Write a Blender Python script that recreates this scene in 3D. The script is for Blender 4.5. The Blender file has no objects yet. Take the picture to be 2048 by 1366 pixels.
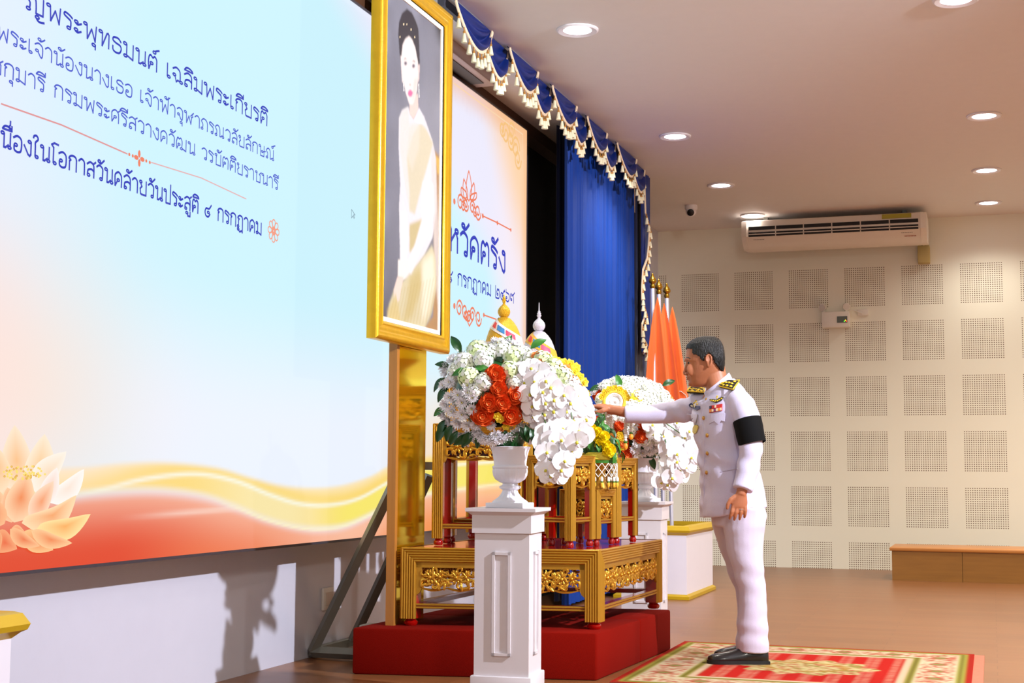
import bpy, bmesh, math, random
import numpy as np
from mathutils import Vector, Matrix, noise
from mathutils.bvhtree import BVHTree

C = bpy.context.scene.collection
SC = bpy.context.scene
PI = math.pi
rnd = random.Random(7)

# ------------------------------------------------------------------ camera
FPX, CX, CY, EYE = 2800.0, 1024.0, 683.0, 0.97
_Y = np.array([1985 - CX, 950 - CY, FPX]); _Y /= np.linalg.norm(_Y)
_X = -np.array([-7114 - CX, 896 - CY, FPX]); _X /= np.linalg.norm(_X)
_X = _X - _Y * (_X @ _Y); _X /= np.linalg.norm(_X)
_Z = np.cross(_X, _Y)
if _Z[1] > 0: _Z = -_Z
RW = np.stack([_X, _Y, _Z])            # world axes in camera axes (right, down, forward)
CAMP = np.array([0, 0, EYE])

def ray(px, py): return RW @ np.array([px - CX, py - CY, FPX])
def on_z(px, py, z=0.0):
    d = ray(px, py); return Vector(CAMP + d * ((z - EYE) / d[2]))
def on_x(px, py, x):
    d = ray(px, py); return Vector(CAMP + d * (x / d[0]))
def on_y(px, py, y):
    d = ray(px, py); return Vector(CAMP + d * (y / d[1]))

cam_d = bpy.data.cameras.new('camera'); cam = bpy.data.objects.new('camera', cam_d); C.objects.link(cam)
cam_d.sensor_fit = 'HORIZONTAL'; cam_d.sensor_width = 36.0; cam_d.lens = 36.0 * FPX / 2048.0
cam_d.clip_start = 0.05; cam_d.clip_end = 100
r_, u_, b_ = RW[:, 0], -RW[:, 1], -RW[:, 2]
cam.matrix_world = Matrix(((r_[0], u_[0], b_[0], 0), (r_[1], u_[1], b_[1], 0), (r_[2], u_[2], b_[2], EYE), (0, 0, 0, 1)))
SC.camera = cam

SC.view_settings.view_transform = 'Standard'
SC.view_settings.look = 'None'
SC.view_settings.gamma = 1.0
SC.view_settings.use_curve_mapping = False
SC.view_settings.exposure = 0.0

# ------------------------------------------------------------------ world and lights
wd = bpy.data.worlds.new('hall_ambient'); SC.world = wd; wd.use_nodes = True
wd.node_tree.nodes['Background'].inputs[0].default_value = (1.0, 0.93, 0.80, 1)
wd.node_tree.nodes['Background'].inputs[1].default_value = 0.55

def lamp(name, kind, loc, energy, color, target=None, size=0.1, spot=None, blend=0.3):
    d = bpy.data.lights.new(name, kind); d.energy = energy; d.color = color
    if kind == 'AREA': d.shape = 'DISK'; d.size = size
    else: d.shadow_soft_size = size
    if kind == 'SPOT': d.spot_size = spot; d.spot_blend = blend
    o = bpy.data.objects.new(name, d); C.objects.link(o); o.location = loc
    if target is not None:
        o.rotation_euler = (Vector(target) - Vector(loc)).to_track_quat('-Z', 'Y').to_euler()
    return o

# cool white stage spotlight of the hall, hung high on the audience side
lamp('stage_spotlight', 'SPOT', (2.2, 5.1, 3.4), 1650, (0.88, 0.90, 1.0), (-2.2, 6.6, 1.0), 0.05, math.radians(100), 0.5)
lamp('front_fill_spot', 'SPOT', (1.2, 0.6, 3.4), 330, (1.0, 0.95, 0.86), (-1.9, 7.2, 0.9), 0.25, math.radians(60), 0.8)  # soft warm fill added on the camera side to lift the front faces

# ------------------------------------------------------------------ helpers
def srgb(r, g, b):
    def f(v):
        v /= 255.0
        return v / 12.92 if v <= 0.04045 else ((v + 0.055) / 1.055) ** 2.4
    return (f(r), f(g), f(b), 1.0)

def mat(name, col, rough=0.5, metal=0.0, var=0.06, scale=12.0, bump=0.0, bscale=80.0, stretch=None, spec=None, coat=0.0, sheen=0.0, sss=0.0, emit=0.0, alpha=None, transm=0.0):
    m = bpy.data.materials.new(name); m.use_nodes = True
    nt = m.node_tree; n = nt.nodes; l = nt.links
    p = n['Principled BSDF']
    col = srgb(*col) if len(col) == 3 else col
    tc = n.new('ShaderNodeTexCoord'); mp = n.new('ShaderNodeMapping')
    l.new(tc.outputs['Object'], mp.inputs['Vector'])
    if stretch: mp.inputs['Scale'].default_value = stretch
    if var > 0:
        no = n.new('ShaderNodeTexNoise'); no.inputs['Scale'].default_value = scale; no.inputs['Detail'].default_value = 4
        l.new(mp.outputs[0], no.inputs['Vector'])
        mx = n.new('ShaderNodeMix'); mx.data_type = 'RGBA'
        mx.inputs[6].default_value = tuple(min(1, c * (1 - var)) for c in col[:3]) + (1,)
        mx.inputs[7].default_value = tuple(min(1, c * (1 + var)) for c in col[:3]) + (1,)
        l.new(no.outputs['Fac'], mx.inputs[0]); l.new(mx.outputs[2], p.inputs['Base Color'])
        if emit: l.new(mx.outputs[2], p.inputs['Emission Color'])
    else:
        p.inputs['Base Color'].default_value = col
        if emit: p.inputs['Emission Color'].default_value = col
    p.inputs['Roughness'].default_value = rough; p.inputs['Metallic'].default_value = metal
    if spec is not None: p.inputs['Specular IOR Level'].default_value = spec
    if emit: p.inputs['Emission Strength'].default_value = emit
    if coat: p.inputs['Coat Weight'].default_value = coat; p.inputs['Coat Roughness'].default_value = 0.08
    if sheen: p.inputs['Sheen Weight'].default_value = sheen
    if transm: p.inputs['Transmission Weight'].default_value = transm
    if alpha is not None: p.inputs['Alpha'].default_value = alpha
    if sss: p.inputs['Subsurface Weight'].default_value = sss; p.inputs['Subsurface Radius'].default_value = (0.02, 0.01, 0.006); p.inputs['Subsurface Scale'].default_value = 0.5
    if bump > 0:
        nb = n.new('ShaderNodeTexNoise'); nb.inputs['Scale'].default_value = bscale; nb.inputs['Detail'].default_value = 3
        l.new(mp.outputs[0], nb.inputs['Vector'])
        bp = n.new('ShaderNodeBump'); bp.inputs['Strength'].default_value = bump; bp.inputs['Distance'].default_value = 0.01
        l.new(nb.outputs['Fac'], bp.inputs['Height']); l.new(bp.outputs[0], p.inputs['Normal'])
    return m

def vcol_mat(name, emit=0.0, rough=0.5, base=True, spec=0.4):
    m = bpy.data.materials.new(name); m.use_nodes = True
    nt = m.node_tree; p = nt.nodes['Principled BSDF']
    a = nt.nodes.new('ShaderNodeAttribute'); a.attribute_name = 'Col'
    if base: nt.links.new(a.outputs['Color'], p.inputs['Base Color'])
    else: p.inputs['Base Color'].default_value = (0.02, 0.02, 0.02, 1)
    p.inputs['Roughness'].default_value = rough
    p.inputs['Specular IOR Level'].default_value = spec
    if not base: p.inputs['Specular IOR Level'].default_value = 0.0
    if emit:
        nt.links.new(a.outputs['Color'], p.inputs['Emission Color']); p.inputs['Emission Strength'].default_value = emit
    return m

class MB:
    """Collects shapes and links them as one mesh object."""
    def __init__(s): s.v = []; s.f = []; s.m = []; s.c = []; s.mi = 0; s.col = None
    def add(s, vs, fs):
        o = len(s.v); s.v += [tuple(v) for v in vs]
        if s.col is not None: s.c += [s.col] * len(vs)
        for f in fs: s.f.append([i + o for i in f]); s.m.append(s.mi)
    def box(s, a, b, fn=None, bev=0.0):
        x0, y0, z0 = a; x1, y1, z1 = b
        if bev > 0:
            bm = bmesh.new(); bmesh.ops.create_cube(bm, size=1.0)
            for v in bm.verts:
                v.co = Vector(((x0 + x1) / 2 + v.co.x * (x1 - x0), (y0 + y1) / 2 + v.co.y * (y1 - y0), (z0 + z1) / 2 + v.co.z * (z1 - z0)))
            bmesh.ops.bevel(bm, geom=bm.edges[:], offset=bev, segments=2, affect='EDGES', profile=0.5)
            bm.verts.index_update()
            vs = [v.co.copy() for v in bm.verts]; fs = [[v.index for v in f.verts] for f in bm.faces]; bm.free()
        else:
            vs = [(x0, y0, z0), (x1, y0, z0), (x1, y1, z0), (x0, y1, z0), (x0, y0, z1), (x1, y0, z1), (x1, y1, z1), (x0, y1, z1)]
            fs = [(0, 3, 2, 1), (4, 5, 6, 7), (0, 1, 5, 4), (1, 2, 6, 5), (2, 3, 7, 6), (3, 0, 4, 7)]
        if fn: vs = [fn(*v) for v in vs]
        s.add(vs, fs)
    def rings(s, rings, cap=True, closed=True):
        n = len(rings[0]); vs = [p for r in rings for p in r]; fs = []
        for i in range(len(rings) - 1):
            for j in range(n if closed else n - 1):
                k = (j + 1) % n
                fs.append((i * n + j, i * n + k, (i + 1) * n + k, (i + 1) * n + j))
        if cap and closed:
            fs.append(tuple(range(n))[::-1]); fs.append(tuple((len(rings) - 1) * n + j for j in range(n)))
        s.add(vs, fs)
    def tube(s, pts, r, seg=8, cap=True, flat=1.0, up=None):
        pts = [Vector(p) for p in pts]; R = []
        nrm = None
        for i, p in enumerate(pts):
            t = (pts[min(i + 1, len(pts) - 1)] - pts[max(i - 1, 0)])
            if t.length < 1e-9: t = Vector((0, 0, 1))
            t.normalize()
            if nrm is None:
                nrm = Vector(up) if up else (Vector((0, 0, 1)) if abs(t.z) < 0.9 else Vector((1, 0, 0)))
            nrm = nrm - t * nrm.dot(t)
            if nrm.length < 1e-6: nrm = t.orthogonal()
            nrm.normalize(); bn = t.cross(nrm)
            rr = r[i] if hasattr(r, '__len__') else r
            R.append([p + (nrm * math.cos(2 * PI * k / seg) * flat + bn * math.sin(2 * PI * k / seg)) * rr for k in range(seg)])
        s.rings(R, cap)
    def lathe(s, prof, seg=32, o=(0, 0, 0), cap=True, fn=None):
        o = Vector(o); R = []
        for r, z in prof:
            ring = []
            for k in range(seg):
                a = 2 * PI * k / seg; rr = fn(r, z, a) if fn else r
                ring.append(o + Vector((rr * math.cos(a), rr * math.sin(a), z)))
            R.append(ring)
        s.rings(R, cap)
    def ell(s, c, r, M=None, seg=10, rng=6):
        c = Vector(c); vs = []; fs = []
        rx, ry, rz = r if hasattr(r, '__len__') else (r, r, r)
        for i in range(1, rng):
            th = PI * i / rng
            for k in range(seg):
                a = 2 * PI * k / seg
                p = Vector((rx * math.sin(th) * math.cos(a), ry * math.sin(th) * math.sin(a), rz * math.cos(th)))
                vs.append(c + (M @ p if M else p))
        top = len(vs); vs.append(c + (M @ Vector((0, 0, rz)) if M else Vector((0, 0, rz))))
        vs.append(c + (M @ Vector((0, 0, -rz)) if M else Vector((0, 0, -rz))))
        for i in range(rng - 2):
            for k in range(seg):
                k2 = (k + 1) % seg
                fs.append((i * seg + k, (i + 1) * seg + k, (i + 1) * seg + k2, i * seg + k2))
        for k in range(seg):
            k2 = (k + 1) % seg
            fs.append((top, k, k2)); fs.append((top + 1, (rng - 2) * seg + k2, (rng - 2) * seg + k))
        s.add(vs, fs)
    def grid(s, P, nu, nv):
        vs = [P(i / nu, j / nv) for j in range(nv + 1) for i in range(nu + 1)]
        s.add(vs, [(j * (nu + 1) + i, j * (nu + 1) + i + 1, (j + 1) * (nu + 1) + i + 1, (j + 1) * (nu + 1) + i) for j in range(nv) for i in range(nu)])
    def poly(s, pts, h=0.0, n=None):
        """a flat polygon, extruded by h along n"""
        pts = [Vector(p) for p in pts]
        if h and n is not None:
            n = Vector(n) * h; k = len(pts)
            s.add(pts + [p + n for p in pts], [tuple(range(k))[::-1], tuple(range(k, 2 * k))] + [(i, (i + 1) % k, (i + 1) % k + k, i + k) for i in range(k)])
        else: s.add(pts, [tuple(range(len(pts)))])
    def build(s, name, mats, parent=None, origin=None, smooth=True, angle=40, coll=True):
        me = bpy.data.meshes.new(name)
        o_ = Vector(origin) if origin is not None else Vector((0, 0, 0))
        if origin is None and parent is not None:
            q = parent; acc = Vector((0, 0, 0))
            while q is not None:
                acc += q.location; root = q; q = q.parent
            if root.get('world_parts'): o_ = acc
        v = np.array([tuple(p) for p in s.v], dtype=float).reshape(-1, 3) - np.array(o_)
        me.from_pydata([tuple(p) for p in v], [], s.f)
        for m in (mats if isinstance(mats, (list, tuple)) else [mats]): me.materials.append(m)
        me.polygons.foreach_set('material_index', s.m)
        if s.c and len(s.c) == len(s.v):
            at = me.color_attributes.new('Col', 'FLOAT_COLOR', 'POINT')
            at.data.foreach_set('color', np.array([tuple(c)[:3] + (1,) for c in s.c], dtype=float).ravel())
        me.update()
        o = bpy.data.objects.new(name, me)
        if smooth: shade(me, angle)
        C.objects.link(o)
        if parent is not None: o.parent = parent
        elif origin is not None: o.location = origin
        return o

def shade(me, angle=40):
    bm = bmesh.new(); bm.from_mesh(me)
    bmesh.ops.recalc_face_normals(bm, faces=bm.faces[:])
    for f in bm.faces: f.smooth = True
    lim = math.radians(angle)
    for e in bm.edges:
        if len(e.link_faces) == 2 and e.calc_face_angle(0) > lim: e.smooth = False
    bm.to_mesh(me); bm.free()

def tag(o, label=None, cat=None, group=None, kind=None):
    if label: o['label'] = label
    if cat: o['category'] = cat
    if group: o['group'] = group
    if kind: o['kind'] = kind
    return o

def thing(name, label, cat, loc, group=None, world=True, rz=0.0):
    o = bpy.data.objects.new(name, None); C.objects.link(o); o.location = loc; o.rotation_euler = (0, 0, rz)
    o.empty_display_size = 0.05
    if world: o['world_parts'] = 1
    return tag(o, label, cat, group)

def struct(name, mb, m, **k):
    return tag(mb.build(name, m, **k), kind='structure')

def remesh(o, voxel, smooth=0):
    md = o.modifiers.new('r', 'REMESH'); md.mode = 'VOXEL'; md.voxel_size = voxel; md.use_smooth_shade = True
    if smooth:
        sm = o.modifiers.new('s', 'SMOOTH'); sm.iterations = smooth; sm.factor = 0.5
    dg = bpy.context.evaluated_depsgraph_get(); dg.update()
    me = bpy.data.meshes.new_from_object(o.evaluated_get(dg))
    old = o.data; o.modifiers.clear(); o.data = me; me.name = old.name
    for p in me.polygons: p.use_smooth = True
    return o

def lerp(a, b, t): return a + (b - a) * t
def ip(tab, x):
    """piecewise-linear table lookup"""
    xs = [t[0] for t in tab]
    return [float(np.interp(x, xs, [t[k] for t in tab])) for k in range(1, len(tab[0]))]

WHITE = mat('white_paint', (238, 234, 238), 0.35, var=0.02)
GOLD = mat('gold_leaf', (214, 160, 52), 0.30, 0.75, var=0.18, scale=30, bump=0.15, bscale=60)
GOLDP = mat('gold_paint', (190, 140, 44), 0.34, 0.6, var=0.10, scale=14, bump=0.06, bscale=50)
LACQ = mat('red_lacquer', (150, 8, 4), 0.18, var=0.12, scale=8, coat=0.5)
STEEL = mat('grey_steel', (128, 128, 120), 0.45, 0.3, var=0.08)
YELL = mat('yellow_trim', (204, 168, 26), 0.35, 0.2, var=0.08)
BLACK = mat('black_plastic', (16, 15, 18), 0.4, var=0.1)
# ------------------------------------------------------------------ the room
WX, YB, ZC = -3.40, 14.85, 3.60
def wall_tiles_material():
    m = bpy.data.materials.new('perforated_acoustic_wall'); m.use_nodes = True
    nt = m.node_tree; n = nt.nodes; l = nt.links; p = n['Principled BSDF']
    tc = n.new('ShaderNodeTexCoord'); sp = n.new('ShaderNodeSeparateXYZ'); l.new(tc.outputs['Object'], sp.inputs[0])
    def math_(op, a, b=None, c=None):
        q = n.new('ShaderNodeMath'); q.operation = op
        for i, v in enumerate((a, b, c)):
            if v is None: continue
            if isinstance(v, (int, float)): q.inputs[i].default_value = v
            else: l.new(v, q.inputs[i])
        return q.outputs[0]
    PX, PZ, SZ, NH = 0.5757, 0.5682, 0.415, 19
    fx = math_('FLOORED_MODULO', math_('ADD', sp.outputs['X'], 3.146), PX)
    fz = math_('FLOORED_MODULO', math_('SUBTRACT', 3.1185, sp.outputs['Z']), PZ)
    inx = math_('LESS_THAN', fx, SZ); inz = math_('LESS_THAN', fz, SZ)
    low = math_('LESS_THAN', sp.outputs['Z'], 3.12)
    hx = math_('SUBTRACT', math_('FRACT', math_('MULTIPLY', fx, NH / SZ)), 0.5)
    hz = math_('SUBTRACT', math_('FRACT', math_('MULTIPLY', fz, NH / SZ)), 0.5)
    r2 = math_('ADD', math_('MULTIPLY', hx, hx), math_('MULTIPLY', hz, hz))
    hole = math_('LESS_THAN', r2, 0.062)
    msk = math_('MULTIPLY', math_('MULTIPLY', inx, inz), math_('MULTIPLY', hole, low))
    mx = n.new('ShaderNodeMix'); mx.data_type = 'RGBA'
    mx.inputs[6].default_value = srgb(246, 245, 228); mx.inputs[7].default_value = srgb(112, 92, 66)
    l.new(msk, mx.inputs[0]); l.new(mx.outputs[2], p.inputs['Base Color'])
    p.inputs['Roughness'].default_value = 0.6
    return m

def floor_material():
    m = bpy.data.materials.new('brown_wood_floor'); m.use_nodes = True
    nt = m.node_tree; n = nt.nodes; l = nt.links; p = n['Principled BSDF']
    tc = n.new('ShaderNodeTexCoord'); mp = n.new('ShaderNodeMapping'); l.new(tc.outputs['Object'], mp.inputs[0])
    br = n.new('ShaderNodeTexBrick'); br.inputs['Scale'].default_value = 1.0
    br.inputs['Brick Width'].default_value = 1.2; br.inputs['Row Height'].default_value = 0.12; br.inputs['Mortar Size'].default_value = 0.0015
    br.inputs['Color1'].default_value = srgb(132, 84, 48); br.inputs['Color2'].default_value = srgb(142, 92, 54); br.inputs['Mortar'].default_value = srgb(110, 66, 36)
    l.new(mp.outputs[0], br.inputs['Vector'])
    no = n.new('ShaderNodeTexNoise'); no.inputs['Scale'].default_value = 5; no.inputs['Detail'].default_value = 6
    m2 = n.new('ShaderNodeMapping'); m2.inputs['Scale'].default_value = (0.6, 9, 1); l.new(tc.outputs['Object'], m2.inputs[0]); l.new(m2.outputs[0], no.inputs['Vector'])
    mx = n.new('ShaderNodeMix'); mx.data_type = 'RGBA'; mx.blend_type = 'MULTIPLY'; mx.inputs[0].default_value = 0.25
    l.new(br.outputs['Color'], mx.inputs[6]); l.new(no.outputs['Color'], mx.inputs[7]); l.new(mx.outputs[2], p.inputs['Base Color'])
    p.inputs['Roughness'].default_value = 0.32
    return m

b = MB(); b.box((WX - 0.1, -7, -0.1), (9, YB + 0.1, 0)); struct('floor', b, floor_material())
b = MB(); b.box((WX - 0.1, -7, ZC), (9, YB + 0.1, ZC + 0.12)); struct('ceiling', b, mat('ceiling_paint', (236, 232, 230), 0.6, var=0.02))
b = MB(); b.box((WX - 0.1, YB, 0), (9, YB + 0.1, ZC)); struct('wall_back', b, wall_tiles_material())
b = MB(); b.box((WX - 0.1, -7, 0), (WX, YB, ZC)); struct('wall_left', b, mat('white_gloss_wall', (206, 206, 220), 0.22, var=0.02))
# dark lining behind the screen and the curtain
b = MB(); b.box((WX + 0.01, 9.75, 0), (WX + 0.03, YB - 0.9, ZC)); struct('trim_1', b, mat('black_drape_lining', (26, 24, 26), 0.9))

# downlights in two rows
LGLASS = mat('lamp_glass', (255, 250, 255), 0.3, var=0, emit=14)
def downlight(px, py, label, e=150):
    c = on_z(px, py, ZC)
    t = thing('downlight', label, 'ceiling light', c, 'recessed ceiling downlights')
    b = MB(); b.lathe([(0.085, -0.001), (0.125, -0.001), (0.125, -0.008), (0.115, -0.014), (0.085, -0.008)], 40, c, cap=False); b.build('trim_ring', WHITE, t)
    b = MB(); b.lathe([(0.0001, -0.012), (0.05, -0.011), (0.086, -0.004), (0.086, -0.001), (0.0001, -0.001)], 40, c); b.build('lens', LGLASS, t)
    lamp('downlight_glow', 'SPOT', (c.x, c.y, ZC - 0.05), e, (1.0, 0.94, 0.83), (c.x, c.y, 0), 0.07, math.radians(140), 0.9)
    return t
downlight(1155, 59, 'large round downlight nearest the blue valance swags, at the top')
downlight(1350, 272, 'round ceiling downlight above the curtain end, second along its row')
downlight(1442, 370, 'small round downlight just past the dome camera, third along its row')
downlight(1505, 430, 'round ceiling downlight glowing right above the air conditioner end', 90)
downlight(1968, 231, 'uppermost fully seen downlight of the row at the far right')
downlight(1973, 340, 'middle downlight of the row at the far right')
downlight(1977, 405, 'lowest downlight of the far right row, nearest the perforated wall', 60)
downlight(1912, -2, 'ceiling downlight cut off by the top edge of the picture')
for (x, y) in ((2.3, 10.4), (2.3, 13.0), (2.3, 7.6), (4.4, 5.6), (2.3, 13.9), (4.6, 13.0), (4.6, 10.4), (4.6, 7.6)):  # added fill spots out of view, to brighten ceiling and back wall by bounce
    lamp('unseen_fill_glow', 'SPOT', (x, y, ZC - 0.05), 190 if y > 12 else 300, (1.0, 0.94, 0.83), (x, y, 0), 0.07, math.radians(140), 0.9)

# ------------------------------------------------------------------ air conditioner
def aircon():
    # body hangs under the ceiling in front of the back wall
    Yf = 14.12
    L = on_y(1483, 470, Yf); Rr = on_y(1853, 455, Yf)
    x0, x1 = L.x, Rr.x
    zt, zb = ZC - 0.06, on_y(1500, 497, Yf).z
    h = zt - zb
    t = thing('air_conditioner', 'long white air conditioner hung above the perforated wall', 'air conditioner', (x0, Yf, zb))
    prof = [(0.0, h * 0.97), (-0.02, h * 0.75), (-0.02, h * 0.42), (0.05, 0.06), (0.16, 0.0), (0.48, 0.03), (0.52, h * 0.5), (0.48, h), (0.03, h)]
    def pt(x, i): return (x, Yf + prof[i][0], zb + prof[i][1])
    AC = mat('aircon_plastic', (236, 226, 212), 0.35, var=0.02)
    b = MB(); b.rings([[pt(x0 + 0.05, i) for i in range(len(prof))], [pt(x1 - 0.05, i) for i in range(len(prof))]]); b.build('housing', AC, t)
    for k, (a, c) in enumerate(((x0, x0 + 0.055), (x1 - 0.055, x1))):
        b = MB(); ctr = (Yf + 0.3, zb + h / 2)
        R = []
        for f, s in ((0, 1.0), (1, 0.96)) if k else ((1, 0.96), (0, 1.0)):
            xx = a if (f == 1) != bool(k) else c
            R.append([(xx, ctr[0] + (pt(0, i)[1] - ctr[0]) * (s + 0.02), ctr[1] + (pt(0, i)[2] - ctr[1]) * (s + 0.02)) for i in range(len(prof))])
        b.rings(R); b.build('end_cap', AC, t)
    DK = mat('aircon_slot', (22, 18, 16), 0.6)
    n = 6; w = (x1 - x0 - 0.14) / n
    for (zz, hh) in ((h * 0.63, 0.035), (h * 0.40, 0.045)):
        for i in range(n):
            xa = x0 + 0.07 + w * i
            b = MB(); b.box((xa + 0.006, Yf - 0.026, zb + zz), (xa + w - 0.006, Yf - 0.012, zb + zz + hh)); b.build('air_slot', DK, t)
    for i in range(n):
        xa = x0 + 0.07 + w * i
        b = MB(); b.box((xa + 0.006, Yf - 0.034, zb + h * 0.40 + 0.018), (xa + w - 0.006, Yf - 0.022, zb + h * 0.40 + 0.026)); b.build('louvre', AC, t)
    b = MB(); b.box((x1 - 0.42, Yf - 0.024, zb + h * 0.80), (x1 - 0.14, Yf - 0.008, zb + h * 0.95)); b.build('energy_sticker', mat('green_sticker', (170, 160, 40), 0.5), t)
    LB = mat('grey_badge', (120, 112, 104), 0.5)
    def letters(xs, z, hgt, cw, k, m):
        for i in range(k):
            b = MB(); xa = xs + i * cw; yy = Yf + np.interp(z - zb, [0.06, h * 0.42], [0.05, -0.02]) - 0.006
            b.box((xa, yy, z), (xa + cw * 0.7, yy + 0.006, z + hgt)); b.build('badge_mark', m, t)
    letters(x0 + 0.12, zb + h * 0.30, 0.012, 0.016, 7, LB)
    letters(x1 - 0.24, zb + h * 0.30, 0.012, 0.016, 7, LB)
    letters(x1 - 0.21, zb + h * 0.19, 0.009, 0.014, 8, mat('red_badge', (176, 96, 70), 0.5))
    # drain fitting and pump on the wall below the right end
    p = on_y(1848, 505, YB - 0.03)
    b = MB(); b.box((p.x - 0.06, YB - 0.13, p.z - 0.12), (p.x + 0.06, YB, p.z + 0.06), bev=0.01); pump = b.build('drain_pump', mat('beige_pump', (196, 176, 110), 0.5), t)
    b = MB(); b.tube([(p.x, YB - 0.07, p.z + 0.06), (p.x, YB - 0.1, p.z + 0.14), (x1 - 0.08, Yf + 0.4, zb + 0.05)], 0.025, 10); b.build('drain_pipe', mat('grey_green_pipe', (96, 100, 84), 0.5), t)
    for s in (0.12, 0.88):
        b = MB(); xx = lerp(x0, x1, s); b.box((xx - 0.02, Yf + 0.2, zt - 0.02), (xx + 0.02, Yf + 0.45, ZC)); b.build('hanger', STEEL, t)
aircon()

# ------------------------------------------------------------------ emergency light
def emergency():
    a = on_y(1645, 626, YB); c = on_y(1701, 656, YB)
    t = thing('emergency_light', 'white twin-head emergency light box on the perforated wall', 'emergency light', (a.x, YB, c.z))
    PL = mat('emergency_plastic', (242, 238, 228), 0.4, var=0.02)
    b = MB(); b.box((a.x, YB - 0.11, c.z), (c.x, YB, a.z), bev=0.012); b.build('case', PL, t)
    x0 = lerp(a.x, c.x, 0.56); x1 = lerp(a.x, c.x, 0.93)
    b = MB(); b.box((x0, YB - 0.116, lerp(c.z, a.z, 0.28)), (x1, YB - 0.108, lerp(c.z, a.z, 0.68))); pn = b.build('display_panel', mat('grey_panel', (96, 104, 96), 0.3), t)
    for i, col in enumerate(((80, 220, 60), (240, 200, 40), (230, 60, 40))):
        b = MB(); xx = lerp(x0, x1, 0.72 + i * 0.1); b.ell((xx, YB - 0.118, lerp(c.z, a.z, 0.36 + 0.06 * (i == 1))), 0.006, seg=8, rng=5); b.build('indicator_lamp', mat('indicator', col, 0.3, var=0, emit=2), pn)
    for s, px in ((-1, 1648), (1, 1693)):
        q = on_y(px, 620, YB)
        b = MB(); b.tube([(q.x, YB - 0.055, a.z - 0.01), (q.x, YB - 0.055, a.z + 0.03)], 0.014, 10); b.build('lamp_neck', PL, t)
        b = MB(); d = Vector((s * 0.35, -1, -0.25)).normalized(); p0 = Vector((q.x, YB - 0.055, a.z + 0.055))
        b.tube([p0 - d * 0.03, p0 - d * 0.01, p0 + d * 0.03], [0.015, 0.034, 0.038], 14); hd = b.build('lamp_head', PL, t)
        b = MB(); b.tube([p0 + d * 0.028, p0 + d * 0.034], 0.032, 14); b.build('lamp_lens', mat('lens_grey', (226, 222, 214), 0.3), hd)
    q = on_y(1725, 628, YB)
    b = MB(); b.box((q.x - 0.05, YB - 0.02, q.z - 0.02), (q.x + 0.06, YB, q.z + 0.05), bev=0.005); b.build('outlet_plate', PL, t)
    b = MB(); b.tube([(c.x - 0.02, YB - 0.05, a.z + 0.003), (c.x + 0.03, YB - 0.03, a.z + 0.02), (q.x, YB - 0.03, q.z)], 0.006, 6); b.build('power_cord', PL, t)
emergency()

# ------------------------------------------------------------------ dome camera on the ceiling
c = on_z(1382, 411, ZC)
t = thing('security_camera', 'small white dome camera with dark lens on the ceiling', 'security camera', c)
b = MB(); b.lathe([(0.0001, 0), (0.06, 0), (0.062, -0.03), (0.058, -0.045), (0.0001, -0.045)], 24, c); b.build('mount', WHITE, t)
b = MB(); b.ell(c + Vector((0, 0, -0.06)), 0.052, seg=20, rng=12); hd = b.build('camera_ball', WHITE, t)
b = MB(); d = Vector((0.1, -1, -0.45)).normalized(); p0 = c + Vector((0, 0, -0.06)); b.tube([p0 + d * 0.02, p0 + d * 0.05, p0 + d * 0.056], [0.036, 0.034, 0.02], 16); b.build('lens', BLACK, hd)

# ------------------------------------------------------------------ wooden riser at the back
def riser():
    a = on_z(1780, 1160.5, 0); zt = on_y(1780, 1095, a.y).z
    t = thing('wooden_riser', 'low long wooden plinth near the perforated back wall', 'platform', (a.x, a.y, 0))
    WD = mat('brown_veneer', (150, 104, 44), 0.4, var=0.22, scale=5, stretch=(0.6, 1, 6))
    WT = mat('veneer_edge', (190, 124, 58), 0.35, var=0.15, scale=5, stretch=(0.5, 1, 8))
    for i in range(3):
        x0 = a.x + 0.02 + i * 0.62
        b = MB(); b.box((x0, a.y + 0.012, 0), (x0 + 0.616, a.y + 0.03, zt - 0.03)); b.build('front_panel', WD, t)
    b = MB(); b.box((a.x + 0.02, a.y + 0.035, 0), (a.x + 1.88, a.y + 0.74, zt - 0.03)); b.build('carcass', WD, t)
    b = MB(); b.box((a.x, a.y, zt - 0.03), (a.x + 1.9, a.y + 0.76, zt), bev=0.006); b.build('top_board', WT, t)
riser()
# ------------------------------------------------------------------ LED screen on the stage wall
XS = -3.20
def polymask(U, V, pts):
    """even-odd test of grids U, V against a polygon"""
    inside = np.zeros(U.shape, bool); n = len(pts)
    for i in range(n):
        x0, y0 = pts[i]; x1, y1 = pts[(i + 1) % n]
        if y0 == y1: continue
        c = ((y0 > V) != (y1 > V)) & (U < (x1 - x0) * (V - y0) / (y1 - y0) + x0)
        inside ^= c
    return inside
def blur(a, k):
    for _ in range(2):
        for ax in (0, 1):
            p = np.pad(a, [(k, k) if i == ax else (0, 0) for i in range(a.ndim)], mode='edge')
            cs = np.cumsum(p, axis=ax)
            z = np.zeros_like(np.take(cs, [0], axis=ax)); cs = np.concatenate([z, cs], axis=ax)
            n = a.shape[ax]
            a = (np.take(cs, range(2 * k + 1, 2 * k + 1 + n), axis=ax) - np.take(cs, range(n), axis=ax)) / (2 * k + 1)
    return a
def smooth(x, a, b): 
    t = np.clip((x - a) / (b - a), 0, 1); return t * t * (3 - 2 * t)
def mixc(A, col, w): return A * (1 - w[..., None]) + np.array(srgb(*col)[:3]) * w[..., None]

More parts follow.
